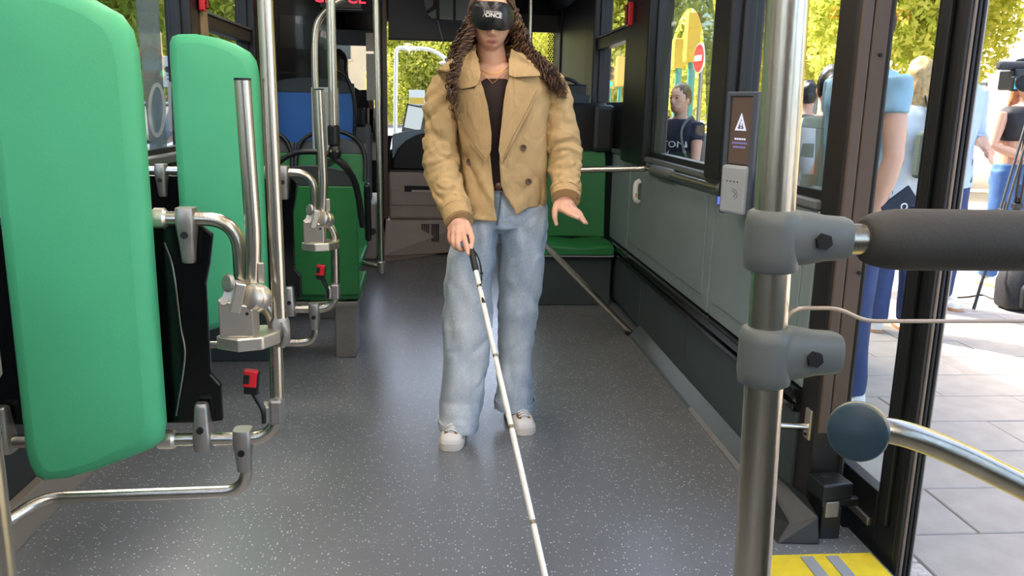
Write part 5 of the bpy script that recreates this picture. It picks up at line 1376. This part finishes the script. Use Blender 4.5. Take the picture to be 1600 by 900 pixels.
# ---- street furniture
m_sigY = M('signal yellow', 'e0b83c', .5); m_teal = M('teal painted pole', '5fa59c', .5)
def signal(px, py, Y, w, h, label, poleto=True, lamp=None):
    sg = -1 if lamp else 1; yb = Y if lamp else Y+.22
    c = Vector(at(px, py, Y)); t_ = thing('traffic_light', label, 'traffic light', (c.x, c.y, ZP)); s = Y/FPX
    MB().box(c.x-w*s/2, c.x+w*s/2, Y, Y+.22, c.z-h*s/2, c.z+h*s/2).build('signal_housing', m_sigY, t_, 0, .02)
    MB().tube([(c.x+.02, Y+.11, ZP), (c.x+.02, Y+.11, c.z-h*s/2)], .06, 12).build('signal_pole', m_teal, t_)
    for k in range(3):
        z = c.z+(1-k)*h*s*.31
        v_ = MB().tube([(c.x, yb+sg*.12, z), (c.x, yb, z)], w*s*.36, 14, caps=False).build('visor', m_sigY, t_)
        MB().lathe([(.001, .02), (w*s*.3, .01), (w*s*.3, 0)], (c.x, yb, z), (0, sg, 0), 14).build('lens', lamp if lamp and k == 2 else m_blackgloss, t_)
    return t_
m_green_l = emis('green lamp', '20d890', 2.5)
signal(1085, 58, 13.0, 21, 74, 'tall yellow traffic light on a teal pole beside the no entry sign')
signal(1063, 83, 14.5, 18, 44, 'smaller yellow traffic light left of the no entry sign')
signal(953, 120, 22, 15, 34, 'yellow traffic light showing green through the sliding sash window', lamp=m_green_l)
signal(970, 112, 25, 12, 44, 'yellow traffic light right of the one showing green')
t_ = thing('no_entry_sign', 'round red no entry sign with white bar on the kerb side', 'road sign', (*at(1092, 91, 12.6)[:2], ZP))
c = Vector(at(1093, 91, 12.6)); r = 21*12.6/FPX
so_ = MB().lathe([(r*.97, 0), (r, .008), (r, .016), (.001, .018)], c, (-.98, -.08, 0), 32).build('sign_disc', m_red, t_, 40)
MB().lathe([(r*1.05, -.008), (r*1.06, 0), (r*1.06, .012), (r, .014)], c, (-.98, -.08, 0), 32).build('sign_border', m_white, t_, 40)
Rz = Matrix.Rotation(math.atan2(-.98, .08), 3, 'Z'); MB().obox(c+Vector((-.98, -.08, 0))*.022, (r*.68, .006, r*.2), Rz).build('white_bar', m_white, t_, 0)
MB().tube([(c.x+.06, c.y+.06, ZP), (c.x+.06, c.y+.06, c.z+r)], .035, 10).build('sign_pole', m_cast, t_)
# lamp post ahead of the windscreen
t_ = thing('lamp_post', 'white street lamp with a curved arm ahead of the windscreen', 'street lamp', (*at(619, 160, 24)[:2], -.3))
MB().tube(smooth_path([tuple(at(617, 163, 24)*np.array([1, 1, 0])+np.array([0, 0, -.3])), at(618, 150, 24), at(619, 100, 24), at(621, 77, 24), at(640, 76, 24), at(668, 77, 24), at(688, 86, 24), at(700, 96, 24)], 6), .055, 10).build('post', m_white, t_)
MB().ball(at(703, 99, 24), (.3, .15, .08), 12, 8).build('lamp_head', m_white, t_)
t_ = thing('road_sign', 'white and yellow sign board ahead of the windscreen', 'road sign', (*at(651, 150, 20)[:2], -.3))
a, b_ = at(639, 164, 20), at(664, 141, 20)
MB().box(a[0], b_[0], 20, 20.04, a[2], b_[2]).build('board', m_white, t_, 0, .005)
MB().box(a[0]+.02, b_[0]-.02, 19.985, 20, a[2]+.03, (a[2]+b_[2])/2).build('yellow_field', m_sigY, t_, 0)
MB().cyl(((a[0]+b_[0])/2, 20.06, -.3), ((a[0]+b_[0])/2, 20.06, b_[2]), .04, 8).build('sign_pole', m_cast, t_)
# advertising boards on the street side
t_ = thing('shop_board', 'cream board with a red arch beyond the street side window', 'sign board', (*at(238, 90, 11)[:2], -.3))
a, b_ = at(223, 126, 11), at(250, 50, 11)
MB().box(a[0], b_[0], 11, 11.06, a[2], b_[2]).build('board', M('cream board', 'd8c39a', .7), t_, 0, .01)
cx_, cz_ = (a[0]+b_[0])/2, a[2]+.28
arc = [[(cx_+r_*math.cos(q), 10.985-d_, cz_+r_*math.sin(q)) for r_, d_ in ((.10, 0), (.135, 0), (.135, .012), (.10, .012))] for q in np.linspace(0, math.pi, 20)]
MB().loft(arc).build('red_arch', m_red, t_, 0)
MB().box(a[0]+.02, b_[0]-.02, 10.985, 11.0, a[2]+.02, a[2]+.10).build('red_band', m_red, t_, 0)
MB().box(a[0]+.03, b_[0]-.03, 10.986, 11.0, a[2]+.13, a[2]+.24).build('white_field', m_white, t_, 0)
MB().box(cx_-.04, cx_+.04, 11.06, 11.12, -.3, b_[2]).build('board_post', m_cast, t_, 0)
t_ = thing('poster_board', 'white poster board with a dark oval beyond the street side window', 'sign board', (*at(265, 110, 12)[:2], -.3))
a, b_ = at(254, 136, 12), at(275, 88, 12)
MB().box(a[0], b_[0], 12, 12.05, a[2], b_[2]).build('poster', m_white, t_, 0, .008)
cx_, cz_ = (a[0]+b_[0])/2, (a[2]+b_[2])/2
MB().lathe([(.001, .01), (.04, .01), (.04, 0)], (cx_-.02, 12, cz_+.03), (0, -1, 0), 20).build('dark_oval', m_kick, t_)
MB().tube([(cx_+.06*math.cos(q)-.0, 11.995, cz_-.07+.03*math.sin(q)) for q in np.linspace(-2.2, 2.2, 14)], .006, 6).build('ring_mark', m_kick, t_)
MB().box(cx_-.03, cx_+.03, 12.05, 12.1, -.3, b_[2]).build('board_post', m_cast, t_, 0)
# ---- cars on the street side
def car(x, y, label, paint_, group='cars on the street side'):
    t_ = thing('car', label, 'car', (x, y, -.3), group); z0 = -.3
    def ring(y_, zl, zh, w, wt): return [(x-w, y_, zl), (x-w, y_, zl+(zh-zl)*.5), (x-wt, y_, zh), (x+wt, y_, zh), (x+w, y_, zl+(zh-zl)*.5), (x+w, y_, zl)]
    MB().loft([ring(y+d, z0+.2+e, z0+h_, .86*s, .8*s) for d, e, h_, s in ((-2.1, .1, .62, .9), (-2.0, 0, .85, .97), (-1.2, 0, .93, 1), (.9, 0, .92, 1), (1.9, 0, .78, .97), (2.1, .1, .55, .88))]).build('body', paint_, t_, 40, .04)
    MB().loft([ring(y+d, z0+.86, z0+h_, w_, w_*.84) for d, h_, w_ in ((-1.95, .9, .70), (-1.3, 1.42, .74), (.1, 1.46, .74), (1.0, .95, .70))]).build('glasshouse', m_blackgloss, t_, 40, .03)
    MB().box(x-.60, x+.60, y-1.25, y+.1, z0+1.44, z0+1.48).build('roof', paint_, t_, 0, .02)
    for sx in (-1, 1):
        for sy in (-1.3, 1.3):
            w = MB().lathe([(.2, .09), (.31, .09), (.33, .05), (.33, -.05), (.31, -.09), (.2, -.09)], (x+sx*.78, y+sy, z0+.33), (1, 0, 0), 20).build('tyre', m_blackmat, t_)
            MB().lathe([(.001, .08), (.18, .085), (.2, .06), (.2, -.06), (.001, -.06)], (x+sx*.79, y+sy, z0+.33), (sx, 0, 0), 14).build('rim', m_cast, w)
        MB().obox((x+sx*.62, y-2.08, z0+.72), (.14, .05, .07)).build('tail_lamp', m_red, t_, 0, .02)
        MB().obox((x+sx*.60, y+2.05, z0+.62), (.15, .06, .06)).build('head_lamp', m_white, t_, 0, .02)
    MB().box(x-.25, x+.25, y-2.14, y-2.1, z0+.48, z0+.59).build('number_plate', m_white, t_, 0)
    return t_
car(-4.3, 7.4, 'blue grey car at the left edge beyond the street side window', M('blue grey car paint', '6f8ba0', .25, .3, coat=.6))
car(-4.9, 15.2, 'white car beyond the film letters of the street side window', M('white car paint', 'd9dbd8', .3, coat=.6))
car(-8.6, 31.5, 'yellow car farther down the street', M('yellow car paint', 'd2a52a', .3, coat=.6))

# ================================================================ bystanders
def skinmat(name, c): return M(name, c, .5, sub=.1)
SK = skinmat('bystander skin', 'c79a80')
def simple_person(label, x, y, H, yaw, shirt, pants, hairm, hair='short', arms=None, sleeve=.5, shoes=None, vox=.008, zg=ZP, crop=None, face=False, hiplow=.53, skin=None, seated=False):
    R = Matrix.Rotation(yaw, 3, 'Z'); o = Vector((x, y, zg))
    def T(a, b_, c): return o + R @ (Vector((a, b_, c))*H)
    mb = MB(); hc_ = T(0, 0, .93)
    mb.ball(hc_, (.044*H, .055*H, .068*H), 24, 18, R)
    mb.ball(T(0, -.018, .895), (.034*H, .035*H, .036*H), 16, 12, R)
    if True:
        mb.ball(T(0, -.056, .918), (.009*H, .012*H, .016*H), 10, 8, R)
        for s in (-1, 1): mb.ball(T(s*.045, .004, .922), (.005*H, .012*H, .018*H), 8, 6, R)
        mb.ball(T(0, -.05, .893), (.015*H, .007*H, .006*H), 10, 6, R)
    mb.tube([T(0, .008, .91), T(0, .012, .86), T(0, .012, .80)], [.033*H, .031*H, .045*H], 14)
    def tor(k, dep=1.0):
        lv = [(.845, .035, .03), (.83, .075, .045), (.805, .105, .055), (.76, .100, .066), (.70, .092, .066), (.63, .080, .060), (.57, .086, .062), (.50, .096, .066)]
        return lv
    def torso_rings(g_, z0=None, z1=None):
        out = []
        lv = tor(0)
        zs = [l[0] for l in lv]
        Z = [z for z in zs if (z0 is None or z > z0) and (z1 is None or z < z1)]
        if z0 is not None: Z.append(z0)
        if z1 is not None: Z.insert(0, z1)
        for z in Z:
            i = [np.interp(z, zs[::-1], [l[k] for l in lv][::-1]) for k in (1, 2)]
            ring = []
            for k in range(24):
                a = 2*math.pi*k/24; c, s = math.cos(a), math.sin(a)
                ring.append(T((i[0]+g_)*math.copysign(abs(c)**.85, c), .012+(i[1]+g_)*math.copysign(abs(s)**.85, s), z))
            out.append(ring)
        return out
    mb.loft(torso_rings(0))
    arms = arms or [((-.13, .02, .64), (-.135, -.02, .49)), ((.13, .02, .64), (.135, -.02, .49))]
    sh = MB()
    for k, (E_, Wr) in enumerate(arms):
        s = -1 if k == 0 else 1
        S = T(s*.105, .012, .805); E_ = T(*E_); Wr = T(*Wr)
        mb.tube([S, (S+E_)/2, E_, E_*.65+Wr*.35, Wr], [.030*H, .027*H, .023*H, .023*H, .015*H], 14)
        d = (Wr-E_).normalized(); u = d.cross(R @ Vector((0, 1, 0)))
        if u.length < .1: u = d.cross(Vector((0, 0, 1)))
        u.normalize(); w = u.cross(d)
        pc = Wr+d*.045*H; mb.tube([Wr, Wr+d*.02*H, pc], [.014*H, .019*H, .018*H], 12, flat=.55)
        for q in range(4):
            b0 = pc+u*(q-1.5)*.0095*H; L = (.040, .046, .043, .034)[q]*H
            mb.tube([b0-d*.012*H, b0+d*L*.5+w*.004*H, b0+d*L+w*.012*H], [.0055*H, .0052*H, .0042*H], 8)
        t0 = Wr+d*.012*H+u*-.017*H; mb.tube([t0, t0+d*.02*H-u*.012*H, t0+d*.042*H-u*.013*H], [.0075*H, .0062*H, .005*H], 8)
        if sleeve > 0:
            if sleeve <= .5: P = [S+Vector((0, 0, .012*H)), S*(1-sleeve*1.0)+E_*sleeve*1.0]
            else: P = [S+Vector((0, 0, .012*H)), E_, E_*(1-(sleeve-.5)*2)+Wr*(sleeve-.5)*2]
            sh.tube(P, [.036*H, .033*H] if len(P) == 2 else [.036*H, .031*H, .028*H], 18)
    if seated:
        legs = [((-.055, -.0, .50), (-.06, -.26, .50), (-.06, -.26, .28)), ((.055, 0, .50), (.06, -.26, .50), (.06, -.26, .28))]
    else:
        legs = [((s*.05, .012, .52), (s*.056, .0, .28), (s*.058, .015, .03)) for s in (-1, 1)]
    pm_ = MB()
    for P in legs:
        P = [T(*p) for p in P]; mb.tube(P, [.044*H, .034*H, .023*H], 14)
        pm_.tube([P[0]+Vector((0, 0, .02*H)), P[1], P[2]+Vector((0, 0, .015*H))], [.057*H, .047*H, .041*H], 18)
    body_ = union(mb, vox, 3, .5).build('person', skin or SK, None, 180); tag(body_, label, 'person')
    sh.loft(torso_rings(.010, crop or .50, .838))
    sh = union(sh, .010, 4, .5); wobble(sh, .008, 12, x*7, (1, 1, .7)); sho = sh.build('shirt', shirt, body_, 180)
    pm_.loft(torso_rings(.008, .48, .575)); pm_ = union(pm_, .010, 4, .5); wobble(pm_, .006, 11, y*3, (1, 1, .5)); pm_.build('trousers', pants, body_, 180)
    if not seated:
        for s in (-1, 1):
            c = T(s*.062, -.02, .018); rg = []
            for yy, w_, h_ in ((-.085, .014, .02), (-.075, .024, .028), (-.04, .028, .036), (0, .026, .05), (.04, .024, .055), (.055, .016, .05)):
                rg.append([T(s*.062+w_*math.cos(a), yy, .004+max(0, h_*math.sin(a)) if math.sin(a) > 0 else .001) for a in [2*math.pi*k/14 for k in range(14)]])
            so2 = MB().loft(rg).build('shoe', shoes or m_shoe, body_, 50)
            MB().loft([[T(s*.062+w_*1.06*c_, yy, z_) for c_, z_ in ((-1, .001), (1, .001), (1, .012), (-1, .012))] for yy, w_ in ((-.088, .012), (-.075, .025), (-.03, .028), (.03, .026), (.057, .017))]).build('sole', M('tan sole', 'b98a62', .6) if 'tan sole' not in bpy.data.materials else bpy.data.materials['tan sole'], so2, 40)
    # hair
    hm = MB(); hm.ball(hc_+R @ Vector((0, .010*H, .012*H)), (.049*H, .056*H, .066*H), 22, 16, R)
    if hair in ('long', 'blond'):
        hm.loft([[T(w_*math.cos(a), .035+d_*math.sin(a), z) for a in [2*math.pi*k/16 for k in range(16)]] for z, w_, d_ in ((.96, .047, .03), (.90, .052, .034), (.85, .056, .03), (.80, .054, .026), (.745, .035, .018))])
    if hair == 'pony':
        hm.tube(smooth_path([T(0, .05, .95), T(.0, .085, .93), T(-.01, .085, .88), T(-.02, .07, .82), T(-.03, .055, .77)], 5), [.022*H, .028*H, .026*H, .02*H, .008*H], 14)
    hv = union(hm, .009, 2, .5)
    if face:     # free the face: drop hair in front of and below the fringe
        keep = []
    wobble(hv, .007, 22, 3, (1.5, 1.5, .5)); 
    if hair != 'full':
        Ri = R.transposed(); nvv = []
        for p in hv.v:
            q = Ri @ (Vector(p)-hc_)
            if q.y < -.012*H and q.z < (.022 if hair == 'short' else .028)*H and abs(q.x) < .05*H: q.y = -.012*H + (q.y+.012*H)*.05
            if hair == 'short' and q.z < -.03*H and q.y < .01*H: q.x *= .75
            nvv.append(tuple(hc_ + R @ q))
        hv.v = nvv
    hv.build('hair', hairm, body_, 180)
    if face:
        em = m_blackmat
        for s in (-1, 1):
            MB().ball(T(s*.019, -.052, .935), (.0068*H, .004*H, .0035*H), 10, 6, R).build('eye', em, body_)
            MB().tube([T(s*.010, -.0555, .944), T(s*.020, -.0545, .9475), T(s*.030, -.049, .944)], .0016*H, 6).build('eyebrow', hairm, body_)
        MB().tube([T(-.013, -.0545, .893), T(0, -.0575, .8925), T(.013, -.0545, .893)], .0022*H, 6).build('lips', M('lips', 'a8665c', .5), body_)
    return body_, T
m_dkhair = M('black hair', '15110f', .45, var=.2, vscale=80); m_brhair = M('brown hair', '4a3423', .5, var=.3, vscale=60); m_blhair = M('streaked blond hair', 'a58a5a', .5, var=.35, vscale=50); m_auhair = M('auburn hair', '9a5a30', .5, var=.3, vscale=50)
m_navyT = M('navy tee', '1f2635', .85, var=.1, vscale=20); m_whiteT = M('white tee', 'bfc6c9', .85, var=.04, vscale=20); m_skyT = M('pale blue tee', '86a8b8', .85, var=.04, vscale=20); m_chamb = M('pale blue shirt', '9fb4cb', .85, var=.05, vscale=20)
m_dkpants = M('dark trousers', '23252b', .85); m_jeansB = M('mid blue jeans', '3d5f92', .85, var=.2, vscale=14); m_navyP = M('navy trousers', '2a3a63', .85, var=.15, vscale=20); m_blkT = M('black crop top', '17161a', .7)
def base_at(px, py, Y): return at(px, py, Y)

# boy with folded arms
q = base_at(1064, 133, 6.2)
boy, T = simple_person('boy in a navy lettered tee with folded arms, seen through the big kerb side window', q[0], 6.2, q[2]-ZP+.005, math.radians(-52), m_navyT, m_dkpants, m_brhair, 'short', [((-.14, -.04, .62), (.02, -.13, .60)), ((.14, -.04, .62), (-.03, -.14, .585))], .38, face=True)
m_tp = M('pale tee print', 'c8c8c0', .8)
def tee(u, v, d):
    p = T((u)/1.5, 0, .715+v/1.5); R = Matrix.Rotation(math.radians(-52), 3, 'Z'); w_ = .086*1.53; uu = max(-.98, min(.98, u/w_)); 
    return tuple(p + R @ Vector((0, -(.096*1.53*math.sqrt(1-uu*uu)**.9)-.006-d, 0)))
text_mb('BOSTON', .065, lambda u, v, d: tee(u, v, d), .002).build('tee_lettering', m_tp, boy, 0)
text_mb('UV', .06, lambda u, v, d: tee(u+.0, v-.065, d), .002).build('tee_lettering', m_tp, boy, 0)
bp_ = thing('backpack', 'grey backpack on the back of the boy outside the window', 'backpack', T(0, .12, .5))
MB().loft([[T(a*w_, .115+b_*d_, z) for a, b_ in ((-1, -.6), (-.8, -1), (.8, -1), (1, -.6), (1, .6), (.8, 1), (-.8, 1), (-1, .6))] for z, w_, d_ in ((.545, .07, .03), (.56, .085, .042), (.66, .09, .045), (.76, .08, .036), (.79, .05, .02))]).build('bag_body', M('grey canvas', '5f615c', .9), bp_, 50, .01)
MB().loft([[T(a*w_, .17+b_*.014, z) for a, b_ in ((-1, -1), (1, -1), (1, 1), (-1, 1))] for z, w_ in ((.56, .06), (.66, .062), (.68, .05))]).build('front_pocket', M('grey canvas dark', '4c4e4a', .9), bp_, 50, .01)
for s in (-1, 1): MB().tube(smooth_path([T(s*.06, .075, .78), T(s*.075, .0, .845), T(s*.075, -.075, .78), T(s*.085, -.04, .66), T(s*.08, .08, .60)], 5), .014, 8, flat=.4).build('strap', bpy.data.materials['grey canvas'], bp_)

q = base_at(1297, 104, 4.4)
simple_person('woman with a black ponytail and white tee, her back turned, seen beside the door post', q[0]+.02, 4.4, q[2]-ZP, math.radians(160), m_whiteT, m_dkpants, m_dkhair, 'pony', None, .45)
q = base_at(1263, 127, 6.4)
simple_person('dark haired person in dark clothes partly hidden behind the ponytailed woman', q[0], 6.4, q[2]-ZP, math.radians(170), m_navyT, m_dkpants, m_dkhair, 'short', None, .45)
q = base_at(1411, 122, 3.9)
man1, T = simple_person('man in a pale blue tee, bare arm hanging, half hidden by the door post', base_at(1347, 122, 3.6)[0], 3.6, 1.82, math.radians(-80), m_skyT, m_navyP, m_dkhair, 'short', [((-.13, .02, .64), (-.135, -.03, .49)), ((.14, .0, .64), (.13, -.03, .49))], .42, crop=.47)
q = base_at(1404, 318, 3.33)
ph = thing('phone', 'dark phone with a pale ring held by the man in the pale blue tee', 'phone', q)
MB().obox(q, (.04, .008, .075), Matrix.Rotation(.9, 3, 'Y')).build('phone_body', m_navyT, ph, 0, .006)
MB().tube([Vector(q)+Vector((.02+.013*math.cos(a), -.010, -.012+.013*math.sin(a))) for a in np.linspace(0, 6.28, 16)], .003, 6).build('ring_mark', m_white, ph)
q = base_at(1441, 91, 4.9)
simple_person('blond woman in a white top seen from behind through the door leaf', q[0], 4.9, q[2]-ZP, math.radians(172), m_whiteT, m_navyP, m_blhair, 'blond', None, .3, hiplow=.5)
bg_ = thing('mesh_bag', 'dark mesh shoulder bag carried by the blond woman', 'bag', base_at(1437, 245, 4.72))
a, b_ = base_at(1424, 278, 4.72), base_at(1452, 206, 4.72)
MB().box(a[0], b_[0], 4.66, 4.74, a[2], b_[2]).build('bag_body', M('dark green mesh', '3a463f', .8, var=.5, vscale=240), bg_, 0, .02)
MB().tube(smooth_path([(b_[0]-.02, 4.7, b_[2]-.02), (b_[0]+.0, 4.78, b_[2]+.16), (b_[0]-.03, 4.88, b_[2]+.33), (b_[0]-.05, 5.0, b_[2]+.2)], 5), .012, 8, flat=.4).build('bag_strap', m_blackmat, bg_)
q = base_at(1497, 138, 5.5)
man2, T = simple_person('tall man in a pale blue rolled sleeve shirt, cut by the door edge', q[0], 5.5, 1.86, math.radians(12), m_chamb, m_navyP, m_brhair, 'short', [((-.13, .02, .64), (-.10, -.09, .56)), ((.165, .05, .655), (.11, -.06, .60))], .72, crop=.46)
q = base_at(1580, 235, 6.3)
camw, T = simple_person('woman in a black crop top and blue jeans with clasped hands, at the right edge', q[0]+.06, 6.3, 1.70, math.radians(8), m_blkT, m_jeansB, m_auhair, 'long', [((-.145, .0, .655), (-.015, -.10, .60)), ((.145, .0, .655), (.02, -.105, .59))], .0, crop=.68)
# news camera on its tripod
q = Vector(base_at(1590, 128, 5.75)); tr_ = thing('video_camera', 'shoulder news camera with a long microphone on a black tripod', 'camera', (q.x+.1, 5.75, ZP))
s = 5.75/FPX
MB().box(q.x-.09, q.x+.30, 5.66, 5.84, q.z-.06, q.z+.085).build('camera_body', m_black, tr_, 0, .015)
MB().lathe([(.05, 0), (.055, .02), (.058, .10), (.064, .12), (.064, .17), (.05, .175), (.045, .15), (.001, .15)], (q.x-.02, 5.66, q.z-.01), (-.5, -.86, 0), 22).build('lens', m_black, tr_)
MB().tube([(q.x-.20, 5.70, q.z+.105), (q.x-.19, 5.70, q.z+.105), (q.x+.02, 5.74, q.z+.112), (q.x+.03, 5.74, q.z+.112)], [.02, .03, .03, .02], 14).build('microphone', M('foam windshield', '3c3c3e', .95, bump=.4, bscale=300), tr_)
MB().tube([(q.x+.02, 5.74, q.z+.112), (q.x+.22, 5.76, q.z+.118)], .012, 10).build('mic_tube', m_cast, tr_)
MB().tube(smooth_path([(q.x-.05, 5.75, q.z+.085), (q.x-.03, 5.75, q.z+.14), (q.x+.1, 5.75, q.z+.15), (q.x+.16, 5.75, q.z+.085)], 5), .013, 8).build('top_handle', m_black, tr_)
vf = MB().box(q.x-.135, q.x-.09, 5.60, 5.64, q.z-.07, q.z+.03).build('side_screen', m_black, tr_, 0, .006)
MB().box(q.x-.128, q.x-.097, 5.596, 5.60, q.z-.055, q.z+.02).build('screen_face', emis('cyan screen', '4fb8d8', .8), vf, 0)
hd = Vector((q.x+.14, 5.75, q.z-.22)); MB().cyl(hd, (hd.x, 5.75, q.z-.06), .045, 14).build('tripod_head', m_black, tr_)
for a, r_ in ((2.55, .62), (-.9, .55), (.6, .6)):
    ft = Vector((hd.x+r_*math.cos(a)*.9, hd.y-r_*math.sin(a), ZP)); l = MB()
    for off in (-.018, .018):
        o_ = Vector((math.sin(a), math.cos(a), 0))*off; l.tube([hd+o_, hd*.45+ft*.55+o_], .010, 8)
    l.tube([hd*.55+ft*.45, ft+Vector((0, 0, .01))], .011, 8); lo_ = l.build('tripod_leg', m_black, tr_)
    MB().obox(hd*.5+ft*.5, (.03, .03, .02)).build('leg_lock', m_black, lo_, 0, .004)
# backpack and cable on the paving
q = atz(1600, 489, ZP); bk = thing('rucksack', 'black rucksack standing on the paving at the right edge', 'backpack', (q[0], q[1], ZP))
MB().loft([[(q[0]+.08+a*w_, q[1]+.12+b_*d_, ZP+z) for a, b_ in ((-1, -.5), (-.7, -1), (.7, -1), (1, -.5), (1, .5), (.7, 1), (-.7, 1), (-1, .5))] for z, w_, d_ in ((.004, .15, .10), (.03, .19, .13), (.2, .20, .13), (.32, .17, .10), (.40, .08, .05))]).build('bag_body', M('black nylon', '1d1d1f', .7, bump=.2, bscale=60), bk, 50, .02)
MB().loft([[(q[0]+.08+a*w_, q[1]-.02+b_*.03, ZP+z) for a, b_ in ((-1, -1), (1, -1), (1, 1), (-1, 1))] for z, w_ in ((.03, .13), (.18, .14), (.22, .11))]).build('front_pocket', bpy.data.materials['black nylon'], bk, 50, .015)
MB().tube(smooth_path([(q[0]-.02, q[1]-.02, ZP+.36), (q[0]-.03, q[1]-.07, ZP+.2), (q[0]-.02, q[1]-.07, ZP+.03)], 5), .014, 8, flat=.4).build('strap', m_greyplast, bk)
MB().tube([(q[0]-.02+.02*math.cos(a), q[1]-.085, ZP+.05+.02*math.sin(a)) for a in np.linspace(0, 6.28, 14)], .004, 6).build('buckle', m_cast, bk)
cb = thing('camera_cable', 'thin black cable lying on the paving by the tripod', 'cable', atz(1540, 470, ZP))
MB().tube(smooth_path([tuple(np.array(atz(px, py, ZP))+np.array([0, 0, .006])) for px, py in ((1496, 466), (1512, 465), (1535, 462), (1552, 468), (1570, 462), (1592, 464))], 6), .006, 6).build('cable', m_blackmat, cb)
# driver seen against the windscreen
q = base_at(531, 80, 7.1)
dr_, T = simple_person('driver in dark clothes seated behind the partition, seen from behind', q[0]-.02, 7.12, 1.70, math.radians(180), m_dkpants, m_dkpants, m_dkhair, 'long', [((-.13, .0, .64), (-.12, -.15, .60)), ((.13, 0, .64), (.12, -.15, .60))], .95, zg=q[2]-1.70+.005, seated=True)
